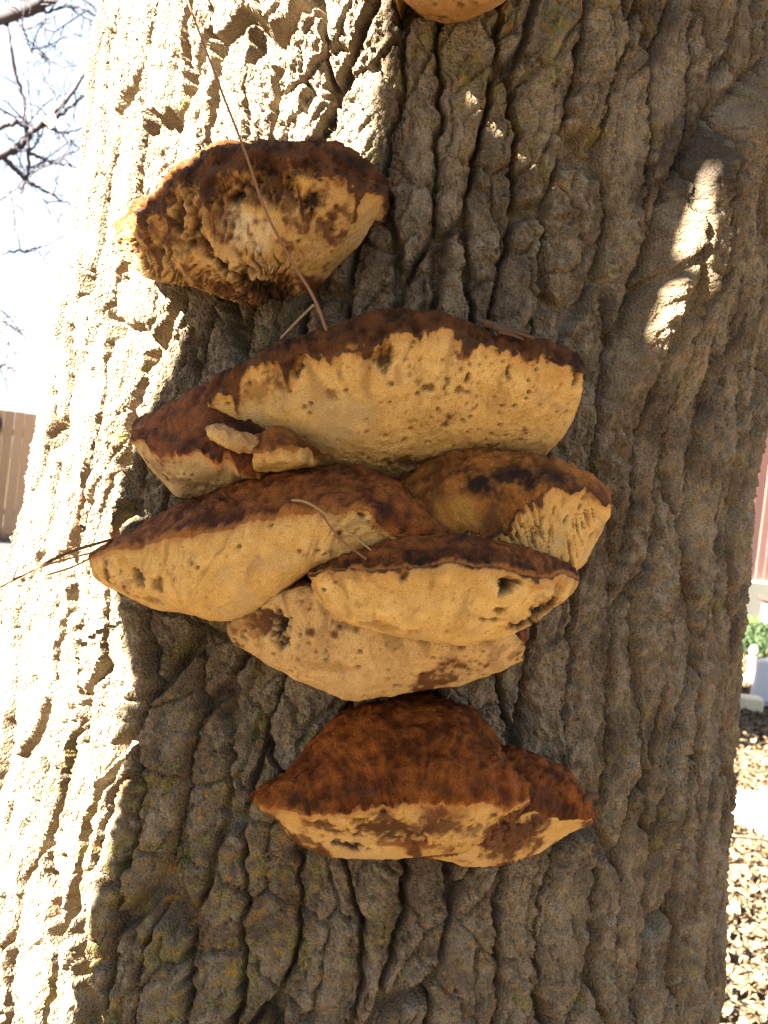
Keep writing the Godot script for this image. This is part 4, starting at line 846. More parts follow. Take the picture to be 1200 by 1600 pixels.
func setting() -> void:
	# ground: gently uneven, out past everything
	var w := 121
	var P := PackedVector3Array()
	var gn := noise(71, 0.5, 3)
	for j in w:
		for i in w:
			var x := (i - 60) / 60.0
			var z := (j - 60) / 60.0
			var q := Vector3(signf(x) * (absf(x) * 6.0 + pow(absf(x), 4) * 144.0), 0, signf(z) * (absf(z) * 6.0 + pow(absf(z), 4) * 144.0))
			q.y = 0.02 * gn.get_noise_2d(q.x, q.z) - 0.03 if absf(q.x) < 30 and absf(q.z) < 30 else -0.03
			P.append(q)
	var gm := plain(Color.WHITE, 0.95, 0.2)
	gm.albedo_texture = noise_tex(noise(72, 0.03, 5), 1024, ramp([[0.25, lin(0.055, 0.039, 0.024)], [0.5, lin(0.092, 0.068, 0.041)], [0.8, lin(0.125, 0.097, 0.062)]]))
	gm.uv1_triplanar = true
	gm.uv1_world_triplanar = true
	gm.uv1_scale = Vector3(0.7, 0.7, 0.7)
	gm.heightmap_enabled = true
	gm.heightmap_texture = noise_tex(noise(73, 0.05, 4), 512)
	gm.heightmap_scale = 3.0
	struct("ground", grid_mesh(P, PackedColorArray(), w, w, true), gm)

func fungi() -> void:
	fungus_setup()
	var g := "shelf fungi growing up the trunk"
	var t := thing("bracket_fungus", "pale tan fungus edge cut off by the top of the picture", "fungus", Vector3.ZERO, g)
	lobe("F0", t, {"pore_a": Color(0.27, 0.13, 0.04), "pore_b": Color(0.34, 0.19, 0.065), "seed": 1.0}, "cap", "pore_surface")
	t = thing("bracket_fungus", "torn upper shelf fungus with ragged streaked brown face", "fungus", Vector3.ZERO, g)
	lobe("F1", t, {"crust": 0.04, "drip": 0.030, "torn": 1.0, "brown": 0.0, "pore_a": Color(0.34, 0.20, 0.062), "pore_b": Color(0.48, 0.315, 0.115), "cap_b": Color(0.10, 0.04, 0.016), "seed": 2.0, "lump": 1.4}, "cap", "pore_surface")
	t = thing("bracket_fungus", "widest shelf fungus with smooth cream underside and dark dripping rim", "fungus", Vector3.ZERO, g)
	lobe("F2a", t, {"crust": 0.03, "drip": 0.010, "pits": 0.62, "brown": -0.42, "seed": 3.0, "cap_b": Color(0.10, 0.035, 0.016)}, "cap", "pore_surface")
	lobe("F2b", t, {"line": 0.002, "brown": -0.5, "seed": 4.0, "pits": 0.1, "pore_a": Color(0.37, 0.27, 0.13), "pore_b": Color(0.45, 0.34, 0.17), "cap_a": Color(0.045, 0.017, 0.010), "cap_b": Color(0.15, 0.05, 0.018)}, "side_lobe_cap", "side_lobe_pores")
	lobe("F2c", t, {"brown": -0.35, "seed": 5.0, "pits": 0.0, "cap_a": Color(0.3, 0.15, 0.05), "cap_b": Color(0.42, 0.25, 0.10), "pore_a": Color(0.34, 0.20, 0.08), "step": 0.0011}, "", "knob")
	lobe("F2d", t, {"line": 0.004, "brown": -0.3, "seed": 6.0, "pits": 0.1, "cap_a": Color(0.10, 0.035, 0.012), "cap_b": Color(0.24, 0.09, 0.02), "step": 0.0011}, "knob_cap", "knob_pores")
	t = thing("bracket_fungus", "left shelf fungus with rusty cap reaching past the others to the left", "fungus", Vector3.ZERO, g)
	lobe("F3", t, {"line": 0.006, "brown": -0.42, "wobble": 0.003, "seed": 7.0, "pits": 0.08, "cap_a": Color(0.060, 0.019, 0.008), "cap_b": Color(0.23, 0.074, 0.018)}, "cap", "pore_surface")
	t = thing("bracket_fungus", "right-hand shelf fungus with orange cap and ripped pale edge", "fungus", Vector3.ZERO, g)
	lobe("F4", t, {"drip": 0.006, "brown": -0.45, "tear": 0.75, "seed": 8.0, "pits": 0.0, "cap_a": Color(0.11, 0.042, 0.012), "cap_b": Color(0.30, 0.12, 0.026)}, "cap", "pore_surface")
	t = thing("bracket_fungus", "front shelf fungus standing out farthest with thick pale double underside", "fungus", Vector3.ZERO, g)
	lobe("F5", t, {"line": 0.003, "drip": 0.003, "crust": 0.012, "brown": -0.45, "wobble": 0.002, "seed": 9.0, "pits": 0.05}, "cap", "pore_surface")
	lobe("F6", t, {"brown": -0.30, "seed": 10.0, "pits": 0.4, "pore_a": Color(0.41, 0.255, 0.092), "pore_b": Color(0.52, 0.355, 0.155)}, "", "lower_pore_surface")
	t = thing("bracket_fungus", "lowest shelf fungus with large domed rust-red cap", "fungus", Vector3.ZERO, g)
	lobe("F7a", t, {"line": 0.0015, "brown": 0.10, "deep": 0.25, "wobble": 0.003, "rays": 0.5, "seed": 11.0, "pits": 0.0, "open_top": true, "cap_a": Color(0.080, 0.022, 0.006), "cap_b": Color(0.25, 0.072, 0.012), "tear": 0.5}, "cap", "pore_surface")  # brown also paints the dark shade of the folded underside
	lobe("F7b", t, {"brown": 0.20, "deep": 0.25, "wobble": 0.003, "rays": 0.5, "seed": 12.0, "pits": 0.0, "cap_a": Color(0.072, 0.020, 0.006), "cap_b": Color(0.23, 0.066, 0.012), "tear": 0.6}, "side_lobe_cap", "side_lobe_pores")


func limb(pts: Array, radii: Array, sd: int, n := 40, sides := 20, rough := 0.10) -> ArrayMesh:
	# a rough tapering stem through the given points
	var path := smooth_path(pts, n)
	var wob := noise(sd, 3.0, 3)
	var P := PackedVector3Array()
	var side := Vector3.ZERO
	for k in n:
		var d := (path[mini(k + 1, n - 1)] - path[maxi(k - 1, 0)]).normalized()
		if side == Vector3.ZERO:
			side = d.cross(Vector3.FORWARD if absf(d.z) < 0.9 else Vector3.RIGHT).normalized()
		side = (side - d * side.dot(d)).normalized()
		var up := d.cross(side)
		var f := float(k) / (n - 1) * (radii.size() - 1)
		var i := mini(int(f), radii.size() - 2)
		var r := lerpf(radii[i], radii[i + 1], f - i)
		for a in sides + 1:
			var t := TAU * (a % sides) / sides
			var o := side * cos(t) + up * sin(t)
			P.append(path[k] + o * r * (1.0 + rough * wob.get_noise_3dv(path[k] + o * 0.4)))
	return grid_mesh(P, PackedColorArray(), sides + 1, n, true)

func sunward(lateral: float, away: float, y: float) -> Vector3:
	return Vector3(lateral * 0.6018 - away * 0.7986, y, lateral * 0.7986 + away * 0.6018)

func added_shade_tree() -> void:
	# unseen forked tree, added and outlined so that its shadow dapples the oak
	var t := thing("added_forked_tree", "rough forked bare tree added behind the camera to shade the oak", "tree")
	var D := 3.2
	var up := (D - 0.3) * tan(deg_to_rad(30.0))
	put("trunk", limb([sunward(0.330, D, -0.1), sunward(0.330, D, -0.900 + up), sunward(0.340, D, 0.300 + up), sunward(0.345, D, 0.770 + up), sunward(0.345, D, 0.980 + up), sunward(0.365, D, 1.070 + up), sunward(0.365, D, 1.130 + up), sunward(0.325, D, 1.180 + up), sunward(0.330, D, 1.250 + up), sunward(0.365, D, 1.310 + up), sunward(0.357, D, 1.380 + up), sunward(0.350, D, 1.440 + up), sunward(0.340, D, 1.520 + up), sunward(0.340, D, 1.560 + up)], [0.260, 0.200, 0.165, 0.165, 0.162, 0.150, 0.155, 0.186, 0.186, 0.145, 0.124, 0.094, 0.068, 0.030], 81, 150, 24, 0.05), mats.rough_bark, t)
	put("limb", limb([sunward(0.325, D, 1.400 + up), sunward(0.313, D, 1.480 + up), sunward(0.309, D, 1.560 + up), sunward(0.305, D, 1.635 + up), sunward(0.316, D, 1.730 + up), sunward(0.340, D, 1.870 + up), sunward(0.200, D, 2.300 + up), sunward(0.000, D, 3.200 + up)], [0.055, 0.045, 0.036, 0.029, 0.040, 0.050, 0.040, 0.020], 82, 90, 24, 0.05), mats.rough_bark, t)
	put("limb", limb([sunward(0.360, D, 1.380 + up), sunward(0.366, D, 1.460 + up), sunward(0.371, D, 1.540 + up), sunward(0.387, D, 1.635 + up), sunward(0.377, D, 1.700 + up), sunward(0.385, D, 1.800 + up), sunward(0.450, D, 2.400 + up), sunward(0.500, D, 3.400 + up)], [0.055, 0.038, 0.032, 0.022, 0.036, 0.045, 0.040, 0.020], 83, 90, 24, 0.05), mats.rough_bark, t)
	put("limb", limb([sunward(0.420, D, 1.240 + up), sunward(0.437, D, 1.330 + up), sunward(0.447, D, 1.400 + up), sunward(0.461, D, 1.480 + up), sunward(0.464, D, 1.580 + up), sunward(0.463, D, 1.670 + up), sunward(0.459, D, 1.740 + up), sunward(0.470, D, 1.900 + up), sunward(0.800, D, 3.000 + up)], [0.060, 0.048, 0.040, 0.039, 0.040, 0.042, 0.046, 0.045, 0.020], 84, 90, 24, 0.05), mats.rough_bark, t)
	put("limb", limb([sunward(0.330, D, 1.585 + up), sunward(0.400, D, 1.600 + up), sunward(0.470, D, 1.615 + up), sunward(0.620, D, 1.640 + up)], [0.011, 0.012, 0.009, 0.004], 85, 30, 24, 0.05), mats.rough_bark, t)
	put("limb", limb([sunward(0.330, D, 1.500 + up), sunward(0.400, D, 1.525 + up), sunward(0.470, D, 1.560 + up), sunward(0.650, D, 1.660 + up)], [0.010, 0.011, 0.009, 0.004], 86, 30, 24, 0.05), mats.rough_bark, t)

func on(list: Array) -> Array:
	return list.map(func(p): return on_trunk(p))

func debris() -> void:
	var g := "pine needles caught on the shelf fungi"
	tag(strand(on([Vector3(-23.7,159.2,11.0), Vector3(-21.3,156.3,12.0), Vector3(-17.1,150.5,13.0), Vector3(-14.6,146.4,12.5), Vector3(-12.6,142.8,12.0), Vector3(-10.6,140.0,10.5), Vector3(-8.5,137.7,10.0), Vector3(-6.9,135.4,10.6)]), 0.0007, 0.0012, mats.needle, "pine_needle", self, 60), "long brown pine needle hanging across the torn upper fungus", "pine needle", g)
	tag(strand(on([Vector3(-9.0,137.5,8.0), Vector3(-9.6,136.4,9.0), Vector3(-10.5,134.6,10.5)]), 0.0012, 0.0007, mats.straw, "pine_needle"), "short pale needle crossing just left of the long needle tip", "pine needle", g)
	tag(strand(on([Vector3(-7.1,123.9,12.8), Vector3(-6.0,123.9,13.4), Vector3(-4.8,123.5,14.0), Vector3(-2.6,122.3,14.2), Vector3(-1.0,121.4,14.0)]), 0.0009, 0.0006, mats.straw, "pine_needle"), "curved pale tan needle arching over the rim of the left fungus", "pine needle", g)
	tag(strand(on([Vector3(-4.8,123.4,13.9), Vector3(-3.2,121.9,14.0), Vector3(-1.2,120.8,14.2)]), 0.0007, 0.0006, mats.needle, "pine_needle"), "short straight brown needle lying below the curved pale one", "pine needle", g)
	tag(strand(on([Vector3(12.2,165.0,2.5), Vector3(12.9,163.7,2.2), Vector3(13.4,163.1,1.4)]), 0.0009, 0.0006, mats.needle, "pine_needle"), "short rusty needle caught in bark right of the topmost fungus", "pine needle", g)
	# the dry twig at the left
	var t := thing("dry_twig", "dry brown twig of several strands sticking out left of the fungi", "twig")
	strand(on([Vector3(-39.9,113.0,9.0), Vector3(-37.1,114.6,8.0), Vector3(-33.6,116.3,7.5), Vector3(-30.4,117.8,7.0), Vector3(-26.9,119.0,6.5), Vector3(-24.2,119.9,5.6)]), 0.0016, 0.0011, mats.twig, "stem", t)
	strand(on([Vector3(-35.2,115.7,7.6), Vector3(-31.5,116.8,7.8), Vector3(-28.6,117.7,7.4), Vector3(-27.2,118.2,7.0)]), 0.0010, 0.0007, mats.needle, "strand", t)
	strand(on([Vector3(-32.9,115.7,7.2), Vector3(-29.5,116.7,7.4), Vector3(-27.6,117.6,7.2)]), 0.0009, 0.0006, mats.needle, "strand", t)
	strand(on([Vector3(-36.2,115.0,8.0), Vector3(-34.8,116.2,8.6)]), 0.0008, 0.0005, mats.twig, "strand", t, 8)
	# wet splinter of bark on the widest fungus
	t = thing("bark_splinter", "dark split wood splinter lying on the widest fungus", "bark")
	strand(on([Vector3(5.2,137.2,10.3), Vector3(6.9,137.0,10.5), Vector3(8.9,137.0,10.2)]), 0.0030, 0.0012, mats.twig, "fibre", t, 12)
	strand(on([Vector3(5.9,137.0,10.6), Vector3(7.4,136.8,10.7), Vector3(9.4,136.7,10.2)]), 0.0024, 0.0010, mats.twig, "fibre", t, 12)
	strand(on([Vector3(6.3,136.7,10.7), Vector3(7.4,136.6,10.8), Vector3(8.4,136.4,10.6)]), 0.0017, 0.0007, mats.twig, "fibre", t, 12)
	strand(on([Vector3(4.8,137.4,10.1), Vector3(5.6,137.1,10.5), Vector3(6.9,137.2,10.4)]), 0.0016, 0.0008, mats.twig, "fibre", t, 12)
	tag(strand(on([Vector3(21.1,104.3,5.0), Vector3(21.7,104.3,5.6), Vector3(22.0,104.8,6.0), Vector3(22.7,104.8,6.2)]), 0.0022, 0.0030, mats.twig, "bark_stub"), "small dark woody stub at right tip of the lowest fungus", "twig")

func background() -> void:
	var rng := RandomNumberGenerator.new()
	rng.seed = 5
	# --- left: tan board fence beyond a grey drive
	var foot := Vector3(-5.24, 0.0, -13.47)
	var fence := thing("board_fence", "tan upright-board fence beyond the grey drive, left of the oak", "fence", foot + Vector3(0.35, 0, 0))
	var boards := []
	for v in 4:
		boards.append(box(Vector3(0, 0.92, 0), Vector3(0.138, 1.78 - 0.012 * v, 0.022), 0.004))
	var woods := []
	for v in 4:
		var m := plain(lin(0.36 + 0.03 * v, 0.225 + 0.02 * v, 0.125 + 0.012 * v), 0.85)
		woods.append(m)
	for k in 40:
		var b := put("board", boards[rng.randi() % 4], woods[rng.randi() % 4], fence)
		b.position = Vector3(-0.146 * k, 0, rng.randf_range(-0.003, 0.003))
	for y in [0.35, 1.5]:
		put("rail", box(Vector3(-2.85, y, -0.045), Vector3(5.9, 0.09, 0.04), 0.004), woods[0], fence)
	for k in 4:
		put("post", box(Vector3(-1.95 * k, 0.9, -0.11), Vector3(0.09, 1.8, 0.09), 0.006), woods[0], fence)
	var st := begin()
	var ringp := PackedVector3Array()
	var rr := PackedFloat32Array()
	for k in 25:
		ringp.append(Vector3(cos(TAU * k / 24.0) * 0.17, sin(TAU * k / 24.0) * 0.17, 0))
		rr.append(0.035)
	tube(st, ringp, rr, 10)
	var ring := put("hoop", st.commit(), plain(lin(0.03, 0.028, 0.03), 0.7))
	ring.position = foot + Vector3(-0.52, 1.58, 0.05)
	tag(ring, "dark round hoop hung near the top of the tan fence", "hoop")
	# the drive: a sheet just above the ground
	struct("driveway", box(Vector3(-8.5, 0.0, -10.2), Vector3(12.0, 0.03, 5.6), 0.01), plain(lin(0.020, 0.022, 0.027), 0.9))
	# --- left: bare tree whose branches cross the sky
	bare_tree(rng)
	evergreen(rng, Vector3(-8.3, 0, -11.2), 1.0, "dense evergreen tree added out of view to shade the tan fence")
	evergreen(rng, Vector3(-0.45, 0, -3.9), 0.62, "narrow evergreen tree added behind the oak to shade the grey bucket")
	# --- right: red barn, lawn, shrub and yard things
	barn(rng)
	yard(rng)
	litter(rng)
	wire()

func bare_tree(rng: RandomNumberGenerator) -> void:
	var t := thing("bare_tree", "leafless background tree with dark branching twigs against the sky", "tree")
	var foot := Vector3(-4.023, 1.031, -4.544)
	foot.y = 0.0
	put("trunk", limb([foot + Vector3(0, -0.1, 0), foot + Vector3(0.03, 1.2, 0), foot + Vector3(-0.05, 2.6, 0.05), foot + Vector3(0.02, 5.0, 0)], [0.19, 0.15, 0.13, 0.09], 91), mats.rough_bark, t)
	var limbs := [
		[[foot + Vector3(0, 2.3, 0), Vector3(-3.056, 3.087, -4.135), Vector3(-2.052, 3.254, -3.630), Vector3(-1.897, 3.278, -3.567), Vector3(-1.793, 3.353, -3.575), Vector3(-1.640, 3.514, -3.557)], 0.055, 0.028],
		[[foot + Vector3(0, 1.7, 0), Vector3(-3.006, 2.363, -4.127), Vector3(-2.222, 2.573, -3.787), Vector3(-1.988, 2.617, -3.651), Vector3(-1.909, 2.674, -3.666), Vector3(-1.843, 2.765, -3.664), Vector3(-1.736, 2.884, -3.665), Vector3(-1.633, 3.039, -3.647)], 0.035, 0.008],
		[[Vector3(-2.222, 2.573, -3.787), Vector3(-2.014, 2.711, -3.612), Vector3(-1.923, 2.765, -3.633), Vector3(-1.843, 2.765, -3.664), Vector3(-1.735, 2.844, -3.679), Vector3(-1.638, 2.951, -3.677)], 0.016, 0.006],
		[[Vector3(-1.988, 2.617, -3.651), Vector3(-1.922, 2.568, -3.691), Vector3(-1.867, 2.524, -3.724), Vector3(-1.785, 2.499, -3.761), Vector3(-1.714, 2.468, -3.794)], 0.014, 0.004],
		[[Vector3(-2.026, 3.245, -3.644), Vector3(-1.980, 3.112, -3.601), Vector3(-1.959, 3.002, -3.651), Vector3(-1.929, 2.898, -3.700), Vector3(-1.878, 2.730, -3.662), Vector3(-1.869, 2.622, -3.697), Vector3(-1.881, 2.530, -3.717), Vector3(-1.899, 2.475, -3.725)], 0.010, 0.007],
		[[Vector3(-2.009, 3.290, -3.633), Vector3(-1.934, 3.200, -3.586), Vector3(-1.909, 3.151, -3.615), Vector3(-1.889, 3.105, -3.641)], 0.008, 0.003],
		[[Vector3(-2.540, 2.133, -4.184), Vector3(-2.126, 2.245, -4.124), Vector3(-1.976, 2.301, -4.171), Vector3(-1.829, 2.393, -4.204)], 0.008, 0.004],
		[[Vector3(-1.869, 2.650, -3.689), Vector3(-1.774, 2.637, -3.728), Vector3(-1.674, 2.636, -3.763)], 0.009, 0.004],
		[[Vector3(-1.803, 2.788, -3.672), Vector3(-1.729, 2.772, -3.704), Vector3(-1.655, 2.799, -3.721)], 0.007, 0.003],
		[[Vector3(-2.515, 1.704, -4.469), Vector3(-2.212, 1.916, -4.357), Vector3(-2.120, 1.908, -4.394), Vector3(-2.056, 1.864, -4.423)], 0.007, 0.003],
		[[Vector3(-2.506, 1.564, -4.482), Vector3(-2.197, 1.678, -4.387), Vector3(-2.144, 1.704, -4.405)], 0.012, 0.008],
		[[Vector3(-1.911, 3.275, -3.564), Vector3(-1.819, 3.283, -3.596), Vector3(-1.740, 3.322, -3.608), Vector3(-1.651, 3.326, -3.638)], 0.007, 0.003],
	]
	for l in limbs:
		var c: Array = l[0]
		var path := smooth_path(c, 40)
		var p2 := []
		for k in path.size():
			p2.append(path[k] + Vector3(rng.randf_range(-1, 1), rng.randf_range(-1, 1), rng.randf_range(-1, 1)) * 0.006)
		var br := strand(p2, l[1], l[2], mats.branch, "branch", t, 60, 7)
		# side twigs, sub-parts of their branch
		var st := begin()
		for k in 6:
			var a := path[rng.randi_range(14, 39)]
			var d := Vector3(rng.randf_range(-0.6, 1), rng.randf_range(-0.8, 1), rng.randf_range(-0.5, 0.5)).normalized()
			twig(st, a, d, rng.randf_range(0.10, 0.34), 0.0042, 2, rng)
		put("twigs", st.commit(), mats.branch, br).set_meta("kind", "stuff")
	var leaf := begin()
	for q in [[Vector3(-0.012, 0, 0), Vector3(0.02, 0.035, 0.01), Vector3(0.035, 0, 0)], [Vector3(0.035, 0, 0), Vector3(0.02, -0.025, 0.012), Vector3(-0.012, 0, 0)]]:
		for p in q:
			leaf.set_normal(Vector3(0, 0, 1))
			leaf.add_vertex(Vector3(-1.785, 2.795, -3.643) + p * 1.4)
	put("dead_leaf", leaf.commit(), plain(lin(0.34, 0.20, 0.08), 0.8), t)

func twig(st: SurfaceTool, at: Vector3, dir: Vector3, length: float, r: float, depth: int, rng: RandomNumberGenerator) -> void:
	var pts := PackedVector3Array([at])
	var rad := PackedFloat32Array([r])
	var d := dir
	for k in 5:
		d = (d + Vector3(rng.randf_range(-1, 1), rng.randf_range(-1, 1), rng.randf_range(-1, 1)) * 0.38).normalized()
		pts.append(pts[k] + d * length / 5.0)
		rad.append(r * (1.0 - 0.12 * (k + 1)))
		if depth > 0 and rng.randf() < 0.5:
			twig(st, pts[k + 1], (d + Vector3(rng.randf_range(-1, 1), rng.randf_range(-1, 1), rng.randf_range(-1, 1)) * 0.9).normalized(), length * 0.55, r * 0.7, depth - 1, rng)
	tube(st, pts, rad, 5)

func evergreen(rng: RandomNumberGenerator, at: Vector3, wide: float, label: String) -> void:
	# an added, unseen tree, put in only for the shade it casts
	var t := thing("added_evergreen_tree", label, "tree", at)
	put("trunk", limb([Vector3(0, -0.1, 0), Vector3(0.03, 2.5, 0), Vector3(0, 5.6, 0)], [0.17, 0.12, 0.03], 97, 30, 12), mats.rough_bark, t)
	var st := begin()
	for k in 5:
		var a := k * TAU / 5.0
		for p in [Vector3(0, 0, 0), Vector3(cos(a) * 0.02, 0.11, sin(a) * 0.02), Vector3(cos(a + 0.5) * 0.055, 0.05, sin(a + 0.5) * 0.055)]:
			st.set_normal(Vector3(cos(a), 0.4, sin(a)).normalized())
			st.add_vertex(p)
	var mm := MultiMesh.new()
	mm.transform_format = MultiMesh.TRANSFORM_3D
	mm.mesh = st.commit()
	mm.instance_count = 9000
	for k in mm.instance_count:
		var y := 0.7 + 5.2 * rng.randf()
		var whorl := 0.65 + 0.35 * sin(y * 9.0)
		var r := (1.75 - 0.28 * y) * sqrt(rng.randf()) * whorl * wide
		var a := rng.randf() * TAU
		var sc := rng.randf_range(1.2, 2.6)
		mm.set_instance_transform(k, Transform3D(Basis.from_euler(Vector3(rng.randf() * TAU, rng.randf() * TAU, 0)).scaled(Vector3(sc, sc, sc)), Vector3(cos(a) * r, y - 0.25 * r, sin(a) * r)))
	var fo := MultiMeshInstance3D.new()
	fo.name = "foliage"
	fo.multimesh = mm
	fo.material_override = plain(lin(0.03, 0.055, 0.02), 0.7)
	fo.set_meta("kind", "stuff")
	t.add_child(fo)

func barn(rng: RandomNumberGenerator) -> void:
	# the wall runs away from the camera, nearly along the sun's rays
	var at := Vector3(5.974, 0.018, -14.581)
	at.y = 0.0
	var t := thing("red_barn", "weathered red board barn on a pale footing, right of the oak", "barn", at)
	t.rotation.y = deg_to_rad(36.0)
	var reds := []
	for v in 4:
		var m := plain(lin(0.36 + 0.025 * v, 0.185 + 0.01 * v, 0.165 + 0.01 * v), 0.85)
		reds.append(m)
	var pale := plain(lin(0.42, 0.385, 0.33), 0.9)
	var plank := box(Vector3(0, 2.85, 0), Vector3(0.205, 4.5, 0.03), 0.006)
	for k in 46:
		put("board", plank, reds[rng.randi() % 4], t).position = Vector3(-3.2 + 0.212 * k, 0, rng.randf_range(-0.004, 0.004))
	put("footing", box(Vector3(1.6, 0.3, 0.02), Vector3(9.9, 0.6, 0.12), 0.01), pale, t)
	put("wall", box(Vector3(1.6, 2.85, -2.9), Vector3(9.8, 4.5, 5.7), 0.01), reds[0], t)
	var gable := begin()
	var roof := plain(lin(0.10, 0.095, 0.09), 0.8)
	var a := Vector3(-3.7, 5.1, 0.5)
	var b := Vector3(6.9, 5.1, 0.5)
	var c := Vector3(6.9, 7.4, -2.9)
	var d := Vector3(-3.7, 7.4, -2.9)
	var e := Vector3(6.9, 5.1, -6.3)
	var f := Vector3(-3.7, 5.1, -6.3)
	for q in [[d, c, a], [a, c, b], [c, d, e], [d, f, e], [a, f, d], [b, c, e], [a, b, e], [a, e, f]]:
		var n: Vector3 = (q[2] - q[0]).cross(q[1] - q[0]).normalized()
		for p in q:
			gable.set_normal(n)
			gable.add_vertex(p)
	put("roof", gable.commit(), roof, t)

func yard(rng: RandomNumberGenerator) -> void:
	# lawn and its blades
	struct("lawn", box(Vector3(7.2, -0.01, -12.4), Vector3(9.0, 0.05, 3.6), 0.01), plain(lin(0.035, 0.05, 0.014), 0.9))
	var blade := begin()
	for p in [Vector3(-0.006, 0, 0), Vector3(0.003, 0.09, 0.012), Vector3(0.006, 0, 0)]:
		blade.set_normal(Vector3(0, 0.6, 0.8))
		blade.add_vertex(p)
	var bm := blade.commit()
	var mm := MultiMesh.new()
	mm.transform_format = MultiMesh.TRANSFORM_3D
	mm.mesh = bm
	mm.instance_count = 14000
	for k in mm.instance_count:
		var s := rng.randf_range(0.7, 1.6)
		mm.set_instance_transform(k, Transform3D(Basis(Vector3.UP, rng.randf() * TAU).scaled(Vector3(s, s, s)), Vector3(rng.randf_range(2.8, 8.0), 0.012, rng.randf_range(-14.1, -10.7))))
	var gr := MultiMeshInstance3D.new()
	gr.name = "grass"
	gr.multimesh = mm
	gr.material_override = plain(lin(0.030, 0.05, 0.014), 0.8)
	add_child(gr)
	tag(gr, "short green grass in front of the red barn", "grass")
	gr.set_meta("kind", "stuff")
	# dark bench by the barn
	var p := Vector3(5.428, 0.045, -12.967)
	p.y = 0.0
	var bench := thing("garden_bench", "dark-topped bench on pale legs at the foot of the barn", "bench", p + Vector3(0.55, 0, 0))
	var dark := plain(lin(0.02, 0.014, 0.013), 0.7)
	var pale := plain(lin(0.20, 0.18, 0.14), 0.8)
	for k in 3:
		put("slat", box(Vector3(0, 0.44, -0.13 + 0.13 * k), Vector3(1.3, 0.07, 0.12), 0.01), dark, bench)
	for s in [-1, 1]:
		put("leg", box(Vector3(0.52 * s, 0.2, 0), Vector3(0.12, 0.41, 0.32), 0.01), pale, bench)
	# clipped dark shrub
	p = Vector3(3.957, 0.002, -9.007)
	p.y = 0.0
	var shrub := thing("low_shrub", "low dark green clipped shrub behind the pale post", "shrub", p + Vector3(0.35, 0, 0))
	var leaf := begin()
	for q in [Vector3(-0.014, 0, 0), Vector3(0, 0.03, 0.004), Vector3(0.014, 0, 0)]:
		leaf.set_normal(Vector3(0, 0.3, 0.95))
		leaf.add_vertex(q)
	mm = MultiMesh.new()
	mm.transform_format = MultiMesh.TRANSFORM_3D
	mm.mesh = leaf.commit()
	mm.instance_count = 7000
	for k in mm.instance_count:
		var v := Vector3(rng.randfn(), rng.randfn(), rng.randfn()).normalized() * pow(rng.randf(), 0.3)
		v = Vector3(v.x * 0.75, 0.22 + v.y * 0.20, v.z * 0.4) * (1.0 + 0.12 * sin(v.x * 9.0))
		var s := rng.randf_range(0.8, 1.8)
		mm.set_instance_transform(k, Transform3D(Basis.from_euler(Vector3(rng.randf() * TAU, rng.randf() * TAU, 0)).scaled(Vector3(s, s, s)), v))
	var fo := MultiMeshInstance3D.new()
	fo.name = "foliage"
	fo.multimesh = mm
	fo.material_override = plain(lin(0.010, 0.020, 0.006), 0.7)
	fo.set_meta("kind", "stuff")
	shrub.add_child(fo)
	put("stem", limb([Vector3(0, -0.03, 0), Vector3(0.01, 0.12, 0), Vector3(0, 0.3, 0)], [0.02, 0.018, 0.01], 95, 8, 8), mats.twig, shrub)
	# pale rounded post
	p = Vector3(3.341, -0.080, -7.721)
	p.y = -0.02
	var white := plain(lin(0.16, 0.142, 0.135), 0.8)
	var post := thing("garden_post", "pale round-topped garden post beside the trunk's right edge", "post", p)
	put("shaft", lathe([[0.060, 0.0], [0.060, 0.04], [0.042, 0.05], [0.036, 0.22], [0.046, 0.235], [0.046, 0.25]]), white, post)
	put("finial", lathe([[0.02, 0.25], [0.034, 0.265], [0.042, 0.295], [0.034, 0.325], [0.016, 0.345], [0.0, 0.35]]), white, post)
	# grey bucket, upside down
	p = Vector3(3.122, -0.038, -6.729)
	p.y = -0.02
	var bucket := thing("upturned_bucket", "light grey plastic bucket standing upside down", "bucket", p + Vector3(0.02, 0, 0))
	var gp := plain(lin(0.40, 0.42, 0.45), 0.55)
	put("body", lathe([[0.155, 0.03], [0.125, 0.33], [0.118, 0.345], [0.0, 0.35]]), gp, bucket)
	put("rim", lathe([[0.0, 0.0], [0.165, 0.0], [0.168, 0.015], [0.165, 0.032], [0.15, 0.034]]), gp, bucket)
	# pale stone and a pale flat box
	p = Vector3(2.833, 0.039, -6.311)
	p.y = -0.02
	tag(put("stone_block", box(p + Vector3(0, 0.06, 0), Vector3(0.17, 0.12, 0.12), 0.02), plain(lin(0.5, 0.42, 0.30), 0.9)), "small pale stone block in front of the grey bucket", "stone")
	p = Vector3(1.874, 0.064, -3.301)
	p.y = 0.01
	var slab := put("pale_slab", box(Vector3(0, 0, 0), Vector3(0.5, 0.06, 0.9), 0.008), plain(lin(0.14, 0.13, 0.11), 0.9))
	slab.position = p + Vector3(0.12, 0, 0)
	slab.rotation.y = 0.25
	tag(slab, "pale flat slab lying among the dead leaves", "slab")

func lathe(prof: Array, sides := 28) -> ArrayMesh:
	var P := PackedVector3Array()
	for q in prof:
		for a in sides + 1:
			var t := TAU * (a % sides) / sides
			P.append(Vector3(sin(t) * q[0], q[1], cos(t) * q[0]))
	return grid_mesh(P, PackedColorArray(), sides + 1, prof.size(), false)

